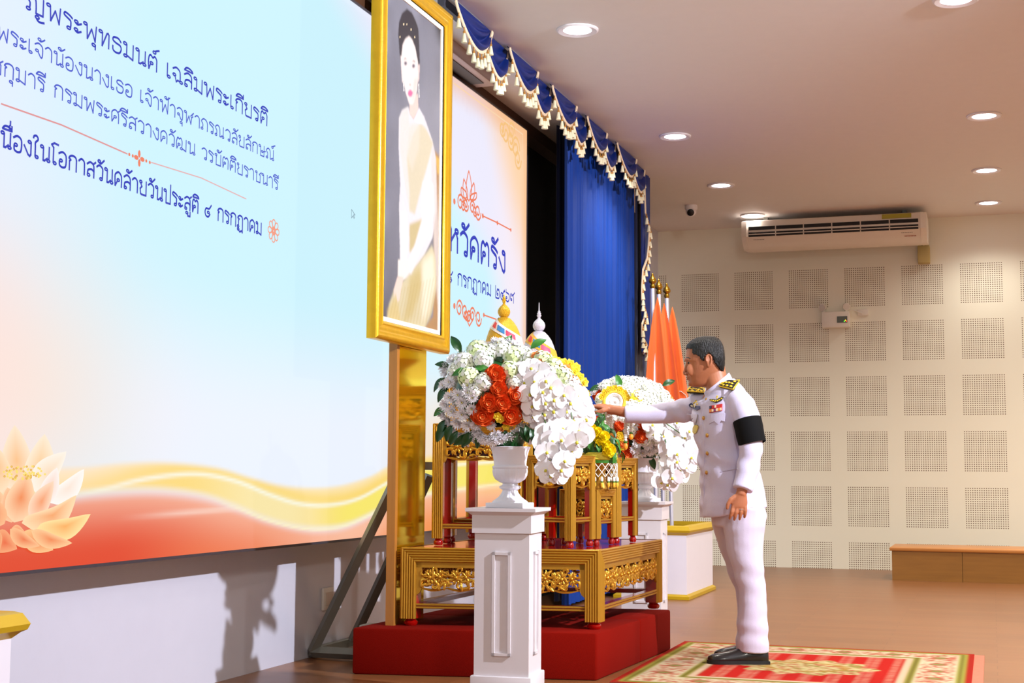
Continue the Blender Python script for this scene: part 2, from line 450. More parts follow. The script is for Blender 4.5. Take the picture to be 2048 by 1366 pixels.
def raster_mesh(name, m, X, y0, y1, z0, z1, img, parent, nrm=1):
    """an upright picture: a fine grid whose vertices carry the picture's colours"""
    nv, nu = img.shape[:2]
    ys = np.linspace(y0, y1, nu); zs = np.linspace(z0, z1, nv)
    Yg, Zg = np.meshgrid(ys, zs)
    Xg = X(Yg, Zg) if callable(X) else np.full_like(Yg, X)
    v = np.stack([Xg, Yg, Zg], -1).reshape(-1, 3) - np.array(parent.location)
    idx = np.arange(nu * nv).reshape(nv, nu)
    q = np.stack([idx[:-1, :-1], idx[:-1, 1:], idx[1:, 1:], idx[1:, :-1]], -1).reshape(-1, 4)
    me = bpy.data.meshes.new(name)
    me.from_pydata(v.tolist(), [], q.tolist())
    at = me.color_attributes.new('Col', 'FLOAT_COLOR', 'POINT')
    at.data.foreach_set('color', np.concatenate([img.reshape(-1, 3), np.ones((nu * nv, 1))], 1).ravel().astype(np.float32))
    me.materials.append(m); me.update()
    o = bpy.data.objects.new(name, me); C.objects.link(o); o.parent = parent
    return o

def catmull(p, k=4):
    if len(p) < 3: return p
    q = [p[0]] + p + [p[-1]]; out = []
    for i in range(1, len(q) - 2):
        for j in range(k):
            t = j / k
            out.append(tuple(0.5 * (2 * q[i][a] + (q[i + 1][a] - q[i - 1][a]) * t + (2 * q[i - 1][a] - 5 * q[i][a] + 4 * q[i + 1][a] - q[i + 2][a]) * t * t + (3 * q[i][a] - q[i - 1][a] - 3 * q[i + 1][a] + q[i + 2][a]) * t ** 3) for a in (0, 1)))
    return out + [p[-1]]
SCR_Y0, SCR_Y1, SCR_Z0, SCR_Z1 = 2.2, 9.66, 0.618, 3.487
EMI = vcol_mat('screen_emission', emit=1.0, rough=0.6, base=False)
def S(px, py): 
    p = on_x(px, py, XS); return (p.y, p.z)
def build_screen():
    t = thing('led_screen', 'huge bright wall screen showing blue lettering above an orange lotus', 'screen', (XS, 6, 0.6))
    b = MB(); b.box((XS - 0.18, SCR_Y0, SCR_Z0), (XS - 0.002, SCR_Y1, SCR_Z1)); b.build('casing', mat('screen_casing', (40, 38, 40), 0.5), t)
    e = MB()
    for (a, c) in (((SCR_Y0, SCR_Z1), (SCR_Y1, SCR_Z1 + 0.012)), ((SCR_Y0, SCR_Z0 - 0.012), (SCR_Y1, SCR_Z0)), ((SCR_Y1, SCR_Z0 - 0.012), (SCR_Y1 + 0.012, SCR_Z1 + 0.012))):
        e.box((XS - 0.18, a[0], a[1]), (XS + 0.006, c[0], c[1]))
    e.build('bezel', mat('screen_bezel', (70, 66, 74), 0.35, 0.3), t)
    nu, nv = 600, 250
    Y, Z = np.meshgrid(np.linspace(SCR_Y0, SCR_Y1, nu), np.linspace(SCR_Z0, SCR_Z1, nv))
    A = np.ones((nv, nu, 3)) * np.array(srgb(205, 243, 254)[:3])
    # pale lilac glow toward the left, the lower middle and the upper right
    A = mixc(A, (236, 238, 255), 0.8 * (1 - smooth(Y, 3.6, 4.9)) )
    A = mixc(A, (243, 243, 255), 0.8 * (1 - smooth(Z, 1.15, 1.9)) * smooth(Y, 4, 5))
    A = mixc(A, (240, 234, 252), 0.9 * smooth(Z + (Y - 6.5) * 0.45, 3.25, 3.75) * (Y > 5) )
    A = mixc(A, (248, 236, 246), 0.85 * smooth(Y, 8.75, 9.35))
    # orange corner at the top right
    d = (Y - 9.7) * 0.9 + (Z - 3.5) * 0.75
    A = mixc(A, (255, 212, 164), 0.9 * smooth(d, -1.15, -0.45))
    A = mixc(A, (246, 178, 120), 0.55 * smooth(Z, 3.28, 3.48) * smooth(Y, 7.0, 7.6))
    A = mixc(A, (250, 190, 136), 0.6 * smooth(Y, 9.5, 9.64))
    # ribbon band: curves traced along the picture
    def curve(pts):
        q = [S(*p) for p in catmull(pts, 8)]; return np.interp(Y, [a for a, _ in q], [c for _, c in q])
    top = curve([(-200, 930), (0, 935), (160, 931), (240, 923), (330, 920), (430, 930), (500, 950), (560, 966), (620, 972), (680, 968), (740, 950), (800, 920), (920, 900), (1050, 880)])
    mid = curve([(-200, 1010), (100, 996), (200, 980), (290, 958), (390, 948), (470, 962), (540, 990), (600, 1008), (660, 1010), (720, 996), (790, 958), (860, 935), (1050, 920)])
    bot = curve([(-200, 1000), (100, 994), (180, 986), (300, 980), (400, 990), (470, 1012), (530, 1036), (590, 1052), (640, 1056), (700, 1046), (790, 1004), (860, 985), (1050, 960)])
    fl = bot + 0.012
    # ground below the band: orange to red
    g = smooth(fl - Z, -0.01, 0.06)
    A = mixc(A, (250, 190, 160), g)
    A = mixc(A, (243, 138, 84), 0.9 * g * smooth(fl - Z, 0.05, 0.30) * (1 - 0.75 * smooth(Y, 5.0, 6.6) * smooth(Z, 0.62, 0.75)))
    A = mixc(A, (226, 66, 30), 0.95 * g * (1 - smooth(Z, 0.64, 1.0)) * (1 - smooth(Y, 4.6, 6.0)))
    A = mixc(A, (238, 110, 60), 0.6 * g * (1 - smooth(Z, 0.62, 0.85)) * smooth(Y, 4.6, 5.8) * (1 - smooth(Y, 5.6, 6.8)))
    A = mixc(A, (246, 150, 80), 0.8 * g * (1 - smooth(Z, 0.64, 0.9)) * smooth(Y, 6.9, 7.6))
    A = mixc(A, (254, 236, 222), 0.5 * g * np.exp(-((Z - 0.80 - (Y - 5.5) * 0.02) / 0.012) ** 2) * smooth(Y, 4.6, 5.2))
    A = mixc(A, (255, 206, 110), 0.85 * smooth(Y, 6.9, 8.6) * (1 - smooth(Z, 1.0, 1.7)) * smooth(Z, 0.75, 0.95))
    w1 = smooth(top - Z, -0.005, 0.03) * smooth(Z - bot, -0.015, 0.03)
    A = mixc(A, (252, 216, 104), 0.95 * w1)
    A = mixc(A, (248, 240, 196), 0.6 * w1 * smooth(np.abs(Y - 5.9), 0.9, 0.1) * smooth(Z - mid, 0.05, -0.02))
    A = mixc(A, (248, 236, 110), 0.8 * w1 * smooth(Y, 6.2, 6.8) * smooth(mid - Z, -0.02, 0.03))
    A = mixc(A, (255, 240, 214), 0.6 * w1 * smooth(Z - mid, 0.02, 0.1))
    ln = np.exp(-((Z - mid) / 0.010) ** 2) * smooth(Y, 4.2, 4.8)
    A = mixc(A, (250, 252, 236), 0.85 * ln)
    ln2 = np.exp(-((Z - bot + 0.006) / 0.008) ** 2) * smooth(Y, 5.2, 5.8)
    A = mixc(A, (255, 250, 200), 0.7 * ln2)
    # soft glow behind the lotus
    gl = np.exp(-(((Y - 4.0) / 0.75) ** 2 + ((Z - 1.25) / 0.5) ** 2))
    A = mixc(A, (255, 226, 206), 0.75 * gl * (Z > fl))
    A = mixc(A, (255, 224, 216), 0.7 * (1 - smooth(Y, 3.7, 4.3)) * (1 - smooth(Z, 1.4, 2.0)) * (Z > fl))
    raster_mesh('display', EMI, XS, SCR_Y0, SCR_Y1, SCR_Z0, SCR_Z1, A, t)
    return t
screen = build_screen()

def flat_on_screen(name, polys, off, parent=None):
    """polys: list of (points in (y, z), colour per polygon or list of per-vertex colours); fan from the centre"""
    b = MB(); k = off
    for pts, ce, cd in polys:
        n = len(pts); cy = sum(p[0] for p in pts) / n; cz = sum(p[1] for p in pts) / n
        b.col = srgb(*ce); o = len(b.v)
        b.v.append((XS + k, cy, cz)); b.c.append(srgb(*cd))
        for p in pts: b.v.append((XS + k, p[0], p[1])); b.c.append(b.col)
        for i in range(n): b.f.append([o, o + 1 + i, o + 1 + (i + 1) % n]); b.m.append(0)
        k += 0.0004
    return b.build(name, EMI, parent or screen, smooth=False)

def petal(base, tip, w, curve=0.0, n=9, fat=0.45):
    """leaf outline in pixels between base and tip"""
    bx, by = base; tx, ty = tip; L = math.hypot(tx - bx, ty - by); ux, uy = (tx - bx) / L, (ty - by) / L; nx, ny = -uy, ux
    out = []
    for sgn, rg in ((1, range(n + 1)), (-1, range(n - 1, 0, -1))):
        for i in rg:
            s = i / n
            wd = w * (math.sin(PI * s ** (0.75 if fat < 0.5 else 1.2)) ** 0.8)
            off = curve * L * math.sin(PI * s)
            out.append(S(bx + ux * L * s + nx * (wd * sgn + off), by + uy * L * s + ny * (wd * sgn + off)))
    return out
LO, LE = (242, 134, 82), (255, 208, 164)
lotus = []
def lp(base, tip, w, cv=0.0, inner=LO, edge=LE): lotus.append((petal(base, tip, w, cv, 11), edge, inner))
lp((35, 990), (28, 850), 32, 0.0, (255, 196, 140), (255, 232, 204)); lp((60, 985), (88, 868), 30, 0.05, (255, 208, 156), (255, 236, 210))
lp((75, 995), (131, 903), 26, -0.12, (255, 222, 190), (255, 244, 230)); lp((0, 985), (-25, 880), 30, 0, (255, 190, 130), (255, 226, 190))
lp((95, 1005), (166, 938), 20, 0.1, (255, 230, 214), (255, 250, 244)); lp((85, 1010), (112, 935), 18, 0.0, (255, 214, 196), (255, 244, 238))
st = []
for i in range(70):
    a = rnd.uniform(0, 2 * PI); rr = rnd.uniform(0, 1) ** 0.5
    cx_, cy_ = 38 + 40 * rr * math.cos(a), 946 + 16 * rr * math.sin(a)
    st.append(([S(cx_ + 2.4 * math.cos(2 * PI * k / 6), cy_ + 2.4 * math.sin(2 * PI * k / 6)) for k in range(6)], (255, 226, 120) if i % 3 else (214, 150, 50), (255, 220, 110)))
lp((-30, 1040), (-45, 960), 36, 0.1, (244, 132, 70), (255, 206, 160)); lp((20, 1045), (12, 975), 26, 0.1, (240, 128, 70), (255, 204, 160))
lp((25, 1045), (53, 945), 29, 0.0, (244, 142, 84), (255, 214, 172)); lp((62, 1045), (104, 962), 20, -0.05, (248, 160, 110), (255, 220, 190))
lp((40, 1046), (150, 990), 24, 0.18, (248, 168, 108), (255, 222, 176)); lp((70, 1058), (178, 1028), 22, 0.14, (252, 176, 96), (255, 228, 160))
lp((5, 1048), (-60, 985), 34, -0.1, (240, 120, 66), (255, 190, 140))
lp((45, 1062), (103, 1100), 19, 0.12, (244, 140, 84), (255, 200, 140)); lp((20, 1055), (48, 1070), 16, 0.2, (240, 120, 74), (255, 190, 140)); lp((-10, 1062), (30, 1098), 22, 0.2, (238, 110, 66), (250, 170, 120))
lp((-20, 1060), (-10, 1110), 26, 0.2, (236, 104, 60), (250, 176, 124))
lp((58, 1062), (140, 1086), 16, 0.1, (244, 140, 84), (255, 204, 150)); lp((15, 1058), (75, 1092), 15, 0.1, (240, 126, 76), (255, 196, 144))
flat_on_screen('lotus_graphic', lotus, 0.003)
flat_on_screen('lotus_stamens', st, 0.0028 + 0.0004 * 5)

# ornaments drawn in orange line work
OR = (240, 128, 96)
def stroke(b, pts, w, X=XS + 0.006):
    """a ribbon along points (y, z) on the screen"""
    for i in range(len(pts) - 1):
        (y0, z0), (y1, z1) = pts[i], pts[i + 1]; L = math.hypot(y1 - y0, z1 - z0) or 1e-6
        ny, nz = -(z1 - z0) / L * w / 2, (y1 - y0) / L * w / 2
        ex, ez = (y1 - y0) / L * w * 0.3, (z1 - z0) / L * w * 0.3
        b.add([(X, y0 + ny - ex, z0 + nz - ez), (X, y1 + ny + ex, z1 + nz + ez), (X, y1 - ny + ex, z1 - nz + ez), (X, y0 - ny - ex, z0 - nz - ez)], [(0, 1, 2, 3)])
def disc(b, c, r, X=XS + 0.006, n=10):
    b.add([(X, c[0] + r * math.cos(2 * PI * k / n), c[1] + r * math.sin(2 * PI * k / n)) for k in range(n)], [tuple(range(n))])
def pxs(b, pts, w): stroke(b, [S(*p) for p in pts], w)
def spiral(c, r, turns, s=1, n=16, a0=0.0):
    return [(c[0] + r * (1 - i / n * 0.75) * math.cos(a0 + s * turns * 2 * PI * i / n) , c[1] + r * (1 - i / n * 0.75) * math.sin(a0 + s * turns * 2 * PI * i / n)) for i in range(n + 1)]
def rule_ornament():
    b = MB(); b.col = srgb(226, 150, 150)
    pxs(b, [(0, 208), (120, 250), (252, 308)], 0.006); b.col = srgb(232, 176, 176); pxs(b, [(300, 325), (400, 356), (490, 398)], 0.005)
    b.col = srgb(*OR)
    for dx, dy, rx, ry in ((0, -9, 0.009, 0.016), (0, 9, 0.009, 0.016), (-6, -2, 0.016, 0.010), (6, 2, 0.016, 0.010)):
        c = S(276 + dx, 317 + dy); b.add([(XS + 0.006, c[0] + rx * math.cos(2 * PI * k / 8), c[1] + ry * math.sin(2 * PI * k / 8)) for k in range(8)], [tuple(range(8))])
    for px, py in ((256, 309), (263, 312), (290, 322), (297, 325)): disc(b, S(px, py), 0.007)
    b.build('divider_ornament', EMI, screen, smooth=False)
    b = MB(); b.col = srgb(246, 160, 136); c = S(545, 462)
    for k in range(8):
        a = 2 * PI * k / 8; pts = []
        for i in range(13):
            s = i / 12; q = 0.014 * math.sin(2 * PI * s)
            rr = 0.008 + 0.046 * math.sin(PI * s)
            pts.append((c[0] + rr * math.cos(a) - q * math.sin(a), c[1] + rr * math.sin(a) + q * math.cos(a)))
        stroke(b, pts, 0.006)
    for r in (0.008, 0.018): stroke(b, [(c[0] + r * math.cos(2 * PI * k / 14), c[1] + r * math.sin(2 * PI * k / 14)) for k in range(15)], 0.008)
    b.build('flower_ornament', EMI, screen, smooth=False)
    b = MB(); b.col = srgb(150, 176, 190)
    pxs(b, [(701, 419), (701, 436), (704, 432), (706, 437), (707, 435), (705, 430), (708, 430), (701, 419)], 0.006)
    b.build('mouse_pointer', EMI, screen, smooth=False)
rule_ornament()
def right_ornaments():
    b = MB(); b.col = srgb(*OR)
    def leaf(base, tip, w, fill=True):
        pts = petal(base, tip, w, 0, 10)
        stroke(b, pts + [pts[0]], 0.012)
    for base, tip, w in (((936, 402), (936, 342), 5.5), ((931, 402), (926, 358), 4.5), ((941, 402), (946, 366), 4.5), ((930, 397), (921, 375), 5), ((941, 400), (951, 386), 6)): leaf(base, tip, w)
    for px, py, r, s in ((919, 405, 0.06, 1), (930, 409, 0.05, -1), (943, 415, 0.05, 1), (954, 424, 0.06, -1), (925, 413, 0.04, 1), (948, 422, 0.04, -1)):
        stroke(b, spiral(S(px, py), r, 1.4, s), 0.014)
    pxs(b, [(964, 432), (992, 445), (1020, 460)], 0.010); disc(b, S(964, 432), 0.018); disc(b, S(993, 446), 0.016); disc(b, S(1020, 460), 0.014); disc(b, S(907, 403), 0.02)
    b.build('scroll_ornament', EMI, screen, smooth=False); b = MB(); b.col = srgb(*OR)
    for px, py, r, s in ((917, 617, 0.06, 1), (928, 622, 0.055, -1), (943, 630, 0.055, 1), (955, 636, 0.06, -1), (936, 634, 0.045, 1), (931, 630, 0.04, -1)):
        stroke(b, spiral(S(px, py), r, 1.4, s), 0.014)
    pxs(b, [(930, 635), (937, 652), (944, 640)], 0.012); pxs(b, [(966, 630), (1000, 642), (1012, 648)], 0.010); disc(b, S(966, 630), 0.016); disc(b, S(907, 612), 0.02)
    b.build('scroll_ornament', EMI, screen, smooth=False); b = MB(); b.col = srgb(246, 196, 130)
    for px, py, r, s in ((1010, 268, 0.09, 1), (1020, 280, 0.08, -1), (1030, 296, 0.09, 1), (1034, 318, 0.08, -1), (1003, 258, 0.06, -1), (1022, 262, 0.07, 1)):
        stroke(b, spiral(S(px, py), r, 1.4, s), 0.018)
    b.build('corner_ornament', EMI, screen, smooth=False)
    b = MB(); b.col = srgb(250, 214, 176)
    pxs(b, [(905, 166), (1044, 269), (1047, 680)], 0.010); b.build('border_line', EMI, screen, smooth=False)
right_ornaments()


# captions: looped stroke letters; each glyph is (advance, strokes, loops); 'c' strokes are curved
G = {
'ก': (.62, [('p', [(.1, 0), (.1, .6), (.18, .7), (.06, .78)]), ('c', [(.06, .78), (.14, .93), (.3, 1), (.46, .93), (.52, .75)]), ('p', [(.52, .75), (.52, 0)])], []),
'ข': (.64, [('p', [(.2, .82), (.17, .64), (.17, 0), (.54, 0), (.54, 1)])], [(.14, .89)]),
'ค': (.62, [('c', [(.1, 0), (.08, .45), (.1, .8), (.3, 1), (.48, .82), (.52, .5), (.52, 0)]), ('p', [(.1, 0), (.24, .36)])], [(.3, .44)]),
'ง': (.52, [('p', [(.42, .9), (.42, .12), (.36, 0), (.27, .08), (.04, .6)])], [(.33, .9)]),
'จ': (.58, [('c', [(.05, .84), (.24, 1), (.44, .84), (.48, .5), (.46, .08), (.38, .03), (.24, .34)])], [(.17, .43)]),
'ฉ': (.66, [('c', [(.05, .84), (.24, 1), (.44, .84), (.48, .5), (.48, .2)]), ('p', [(.48, .1), (.34, .14), (.26, 0), (.18, .36)])], [(.14, .45), (.54, .09)]),
'ช': (.62, [('p', [(.2, .82), (.17, .64), (.17, 0), (.5, 0), (.5, .66), (.42, .76), (.6, 1)])], [(.14, .89)]),
'ญ': (.86, [('c', [(.17, .16), (.18, .5), (.06, .76), (.22, 1), (.4, .84), (.44, .4), (.44, 0)]), ('p', [(.44, 0), (.74, 0), (.74, 1)]), ('c', [(.46, -.27), (.54, -.4), (.66, -.42), (.8, -.36)])], [(.12, .1), (.5, -.2)]),
'ฎ': (.62, [('p', [(.16, .2), (.16, .6), (.22, .7), (.08, .78)]), ('c', [(.08, .78), (.16, .93), (.3, 1), (.46, .93), (.52, .75)]), ('p', [(.52, .75), (.52, -.34), (.42, -.2), (.3, -.34), (.16, -.2)])], [(.12, .1), (.14, -.14)]),
'ฒ': (.9, [('c', [(.1, 0), (.06, .5), (.14, .95), (.26, .88), (.38, .98), (.48, .7), (.46, .2)]), ('p', [(.1, 0), (.2, .3)]), ('p', [(.5, .14), (.78, 0), (.78, 1)])], [(.25, .4), (.44, .1)]),
'ณ': (.86, [('c', [(.17, .16), (.18, .5), (.06, .76), (.22, 1), (.4, .84), (.44, .4), (.44, .06)]), ('p', [(.44, .06), (.5, .06), (.64, .22)]), ('p', [(.72, .18), (.72, 1)])], [(.12, .1), (.7, .1)]),
'ด': (.62, [('c', [(.1, 0), (.08, .45), (.1, .8), (.3, 1), (.48, .82), (.52, .5), (.52, 0)]), ('p', [(.1, 0), (.18, .36)])], [(.24, .45)]),
'ต': (.62, [('c', [(.1, 0), (.07, .45), (.1, .85), (.19, .98), (.3, .86), (.41, .98), (.51, .8), (.52, .5), (.52, 0)]), ('p', [(.1, 0), (.18, .36)])], [(.24, .45)]),
'ท': (.62, [('p', [(.2, .88), (.2, 0), (.42, .92), (.48, .96), (.52, .86), (.52, 0)])], [(.11, .89)]),
'ธ': (.6, [('c', [(.5, .8), (.36, .98), (.14, .94), (.1, .74), (.26, .62), (.46, .56), (.52, .34), (.44, .06), (.26, 0), (.12, .1), (.1, .36)])], []),
'น': (.64, [('p', [(.2, .88), (.2, .04), (.28, .04), (.44, .24)]), ('p', [(.53, .2), (.53, 1)])], [(.11, .9), (.5, .1)]),
'บ': (.62, [('p', [(.2, .88), (.2, 0), (.52, 0), (.52, 1)])], [(.11, .9)]),
'ป': (.62, [('p', [(.2, .88), (.2, 0), (.52, 0), (.52, 1.42)])], [(.11, .9)]),
'พ': (.72, [('p', [(.18, .88), (.21, 0), (.4, .72), (.58, 0), (.62, 1)])], [(.1, .9)]),
'ฟ': (.72, [('p', [(.18, .88), (.21, 0), (.4, .72), (.58, 0), (.62, 1.42)])], [(.1, .9)]),
'ฬ': (.8, [('p', [(.18, .88), (.21, 0), (.38, .66), (.54, 0), (.6, .6)]), ('p', [(.6, .86), (.74, 1.06)])], [(.1, .9), (.6, .72)]),
'ภ': (.64, [('c', [(.17, .16), (.18, .5), (.07, .76), (.24, 1), (.46, .9), (.54, .6), (.54, 0)])], [(.12, .1)]),
'ม': (.64, [('p', [(.2, .88), (.2, .16)]), ('p', [(.22, .16), (.53, 0), (.53, 1)])], [(.11, .9), (.14, .1)]),
'ย': (.62, [('p', [(.12, .8), (.22, .58), (.1, .4), (.14, .04), (.2, 0), (.52, 0), (.52, 1)])], [(.13, .9)]),
'ร': (.5, [('c', [(.44, .78), (.32, .9), (.12, .98), (.07, .82), (.24, .68), (.36, .58), (.38, .36), (.37, .14)])], [(.29, .1)]),
'ล': (.6, [('c', [(.06, .82), (.26, 1), (.46, .86), (.5, .5), (.5, 0)]), ('c', [(.5, .42), (.34, .54), (.14, .44), (.1, .2)])], [(.17, .1)]),
'ว': (.54, [('c', [(.05, .84), (.22, 1), (.42, .84), (.44, .5), (.43, .12)])], [(.35, .1)]),
'ศ': (.64, [('c', [(.1, 0), (.08, .45), (.1, .8), (.3, 1), (.48, .82), (.52, .5), (.52, 0)]), ('p', [(.1, 0), (.24, .36)]), ('p', [(.46, .88), (.62, 1.1)])], [(.3, .44)]),
'ษ': (.68, [('p', [(.2, .88), (.2, 0), (.52, 0), (.52, 1)]), ('p', [(.4, .42), (.66, .56)])], [(.11, .9), (.35, .42)]),
'ส': (.62, [('c', [(.06, .82), (.26, 1), (.46, .86), (.5, .5), (.5, 0)]), ('c', [(.5, .42), (.34, .54), (.14, .44), (.1, .2)]), ('p', [(.44, .9), (.6, 1.1)])], [(.17, .1)]),
'ห': (.64, [('p', [(.19, .88), (.19, 0)]), ('p', [(.19, .4), (.42, .82)]), ('p', [(.46, .8), (.53, .6), (.53, 0)])], [(.1, .9), (.48, .89)]),
'อ': (.6, [('c', [(.05, .84), (.26, 1), (.46, .86), (.5, .5), (.46, .1), (.28, 0), (.12, .1), (.1, .36)])], [(.19, .42)]),
'ฮ': (.6, [], []),
'ะ': (.44, [('c', [(.1, .62), (.2, .58), (.36, .72)]), ('c', [(.1, .12), (.2, .08), (.36, .22)])], [(.12, .72), (.12, .22)]),
'า': (.5, [('c', [(.04, .82), (.2, 1), (.37, .86), (.4, .5), (.4, 0)])], []),
'เ': (.34, [('p', [(.08, .12), (.08, 1)])], [(.17, .1)]),
'โ': (.4, [('p', [(.14, .12), (.14, 1.1), (.02, 1.26), (.18, 1.4), (.42, 1.36)])], [(.23, .1)]),
'ใ': (.4, [('c', [(.14, .12), (.14, .7), (.14, 1.0), (.28, 1.24), (.2, 1.44), (.06, 1.4), (.02, 1.26)])], [(.23, .1)]),
'๔': (.66, [('c', [(.48, .26), (.34, .02), (.14, .08), (.07, .36), (.16, .64), (.4, .66), (.58, .98)])], [(.34, .36)]),
'๒': (.7, [('c', [(.08, 1.1), (.09, .5), (.1, .06), (.3, 0), (.54, .06), (.58, .5), (.52, .86), (.42, .72), (.34, .86), (.26, .6), (.27, .46)])], [(.34, .36)]),
'๕': (.68, [('c', [(.48, .26), (.34, .02), (.14, .08), (.07, .36), (.16, .64), (.34, .58), (.42, .72), (.58, .98)]), ('p', [(.5, .84), (.64, .84)])], [(.34, .36)]),
'๖': (.62, [('c', [(.1, 1.1), (.12, .84), (.34, .78), (.52, .66), (.54, .3), (.36, 0), (.12, .08), (.09, .28)])], [(.17, .34)]),
'๙': (.7, [('c', [(.14, .26), (.07, .56), (.18, .86), (.3, .66), (.42, .84), (.52, .5), (.52, .04)]), ('p', [(.46, .76), (.66, 1.06)])], [(.22, .3)]),
' ': (.42, [], []),
'ิ': (0, [('c', [(-.54, 1.16), (-.44, 1.34), (-.28, 1.38), (-.1, 1.28), (-.05, 1.16)]), ('p', [(-.54, 1.16), (-.05, 1.16)])], []),
'ี': (0, [('c', [(-.54, 1.16), (-.44, 1.34), (-.28, 1.38), (-.1, 1.28), (-.05, 1.16)]), ('p', [(-.54, 1.16), (-.05, 1.16), (-.05, 1.46)])], []),
'ื': (0, [('c', [(-.54, 1.16), (-.44, 1.34), (-.28, 1.38), (-.1, 1.28), (-.05, 1.16)]), ('p', [(-.54, 1.16), (-.05, 1.16), (-.05, 1.46)]), ('p', [(-.18, 1.28), (-.18, 1.46)])], []),
'ุ': (0, [('p', [(-.12, -.2), (-.12, -.48)])], [(-.2, -.22)]),
'ู': (0, [('p', [(-.28, -.2), (-.28, -.44), (-.1, -.44), (-.1, -.12)])], [(-.36, -.22)]),
'ั': (0, [('c', [(-.36, 1.2), (-.22, 1.16), (-.02, 1.44)])], [(-.34, 1.28)]),
'์': (0, [('c', [(-.2, 1.36), (-.12, 1.44), (.02, 1.54)])], [(-.24, 1.27)]),
'้': (0, [('c', [(-.28, 1.2), (-.18, 1.22), (.0, 1.44)])], [(-.3, 1.32)]),
'่': (0, [('p', [(-.14, 1.16), (-.14, 1.42)])], []),
}
def caption(txt, p0, p1, height, col, w):
    """p0, p1: baseline ends; height: letter height in metres; w: stroke width in letter heights"""
    a, c = S(*p0), S(*p1)
    adv = sum(G[ch][0] for ch in txt); sx = (c[0] - a[0]) / adv
    b = MB(); b.col = srgb(*col); x = 0.0; prev = ''
    def T(q): return (a[0] + q[0] * sx, a[1] + (c[1] - a[1]) * (q[0] / adv) + q[1] * height)
    for ch in txt:
        ad, ss, lo = G[ch]
        if ch == ' ':
            b.build('caption', EMI, screen, smooth=False); b = MB(); b.col = srgb(*col)
        up = 0.34 if ch in '้่์' and prev in 'ิีืั' else 0.0
        dn = -0.22 if ch in 'ุู' and prev in 'ญฎ' else 0.0
        for kind, pts in ss:
            pts = [(px + x, py + up + dn) for px, py in (catmull(pts) if kind == 'c' else pts)]
            stroke(b, [T(q) for q in pts], w * height)
        for (lx, ly) in lo:
            stroke(b, [T((x + lx + 0.085 * math.cos(2 * PI * k / 12), ly + up + dn + 0.085 * math.sin(2 * PI * k / 12))) for k in range(13)], w * height * 0.8)
        x += ad; prev = ch
    return b.build('caption', EMI, screen, smooth=False)
BL = (62, 70, 190); BL2 = (84, 98, 208)
caption('ญพระพุทธมนต์ เฉลิมพระเกียรติ', (48, 17), (534, 253), 0.060, BL, 0.14)
caption('พระเจ้าน้องนางเธอ เจ้าฟ้าจุฬาภรณวลัยลักษณ์', (-12, 76), (547, 323), 0.049, BL2, 0.13)
caption('ชกุมารี กรมพระศรีสวางควัฒน วรขัตติยราชนารี', (-22, 141), (555, 381), 0.049, BL2, 0.13)
caption('เนื่องในโอกาสวันคล้ายวันประสูติ ๔ กรกฎาคม', (-16, 288), (522, 471), 0.056, BL, 0.15)
caption('หวัดตรัง', (893, 497), (1011, 547), 0.150, BL, 0.16)
caption('๔ กรกฎาคม ๒๕๖๙', (893, 563), (1028, 608), 0.075, BL, 0.15)
# ------------------------------------------------------------------ blue swag valance, curtain and tail
XV = -2.80
NAVY = mat('royal_blue_satin', (12, 36, 104), 0.45, var=0.10, scale=6, spec=0.3)
NAVYC = mat('royal_blue_curtain', (14, 56, 140), 0.6, var=0.10, scale=5, spec=0.2)
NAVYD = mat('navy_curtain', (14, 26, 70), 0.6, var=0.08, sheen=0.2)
BRAID = mat('cream_gold_braid', (240, 214, 180), 0.5, var=0.12, scale=60, bump=0.3, bscale=200)
TASS = mat('cream_tassel', (246, 234, 196), 0.6, var=0.1, scale=40, bump=0.4, bscale=300)
TASK = mat('bronze_tassel_knot', (186, 132, 62), 0.45, 0.3, var=0.15)
def tassel_mb(b, p, s=1.0):
    b.mi = 1
    b.tube([p, p + Vector((0, 0, -0.022 * s))], 0.0035 * s, 5)
    b.ell(p + Vector((0, 0, -0.026 * s)), (0.008 * s, 0.008 * s, 0.009 * s), seg=7, rng=5)
    b.mi = 0
    b.lathe([(0.006 * s, -0.032 * s), (0.009 * s, -0.045 * s), (0.015 * s, -0.078 * s), (0.0135 * s, -0.08 * s)], 9, p)
def swag(t, y0, y1, front, drop=0.205, z0=ZC - 0.004):
    """a draped swag between two gathers; returns its bottom curve"""
    x = XV + (0.045 if front else 0.012)
    def P(u, v):
        y = lerp(y0, y1, u)
        sag = (math.sin(PI * u) ** 0.8)
        top = z0 - 0.012 * sag * v
        zb = z0 - 0.02 - drop * sag
        z = lerp(z0, zb, v)
        wob = 0.038 * math.sin(v * 5.2 * PI) * sag * (0.4 + 0.6 * v) * (0.35 + 0.65 * u)
        bel = 0.035 * math.sin(PI * u) * v
        return Vector((x + wob + bel - 0.02 * (1 - v), y, z))
    b = MB(); b.grid(P, 26, 30)
    sw = b.build('swag', NAVY, t, angle=80)
    bc = [P(i / 26, 1.0) for i in range(27)]
    b = MB(); b.tube([p + Vector((0.004, 0, 0)) for p in bc], 0.014, 6, flat=0.5, up=(1, 0, 0)); b.build('braid', BRAID, sw)
    n = 9
    for i in range(n):
        u = (i + 0.5) / n; p = P(u, 1.0) + Vector((0.006, 0, -0.012))
        b = MB(); tassel_mb(b, p, 1.12); b.build('tassel', [TASS, TASK], sw)
    return sw
t = thing('swag_valance', 'blue swag valance with cream tassels along the ceiling edge', 'valance', (XV, 8, ZC))
edges = [(5.62, 6.37), (7.04, 7.644), (7.962, 8.537), (8.849, 9.442), (9.717, 10.282), (10.585, 11.23)]
backs = [(6.30, 7.02), (7.56, 8.04), (8.46, 8.93), (9.36, 9.80), (10.20, 10.67), (11.15, 11.66)]
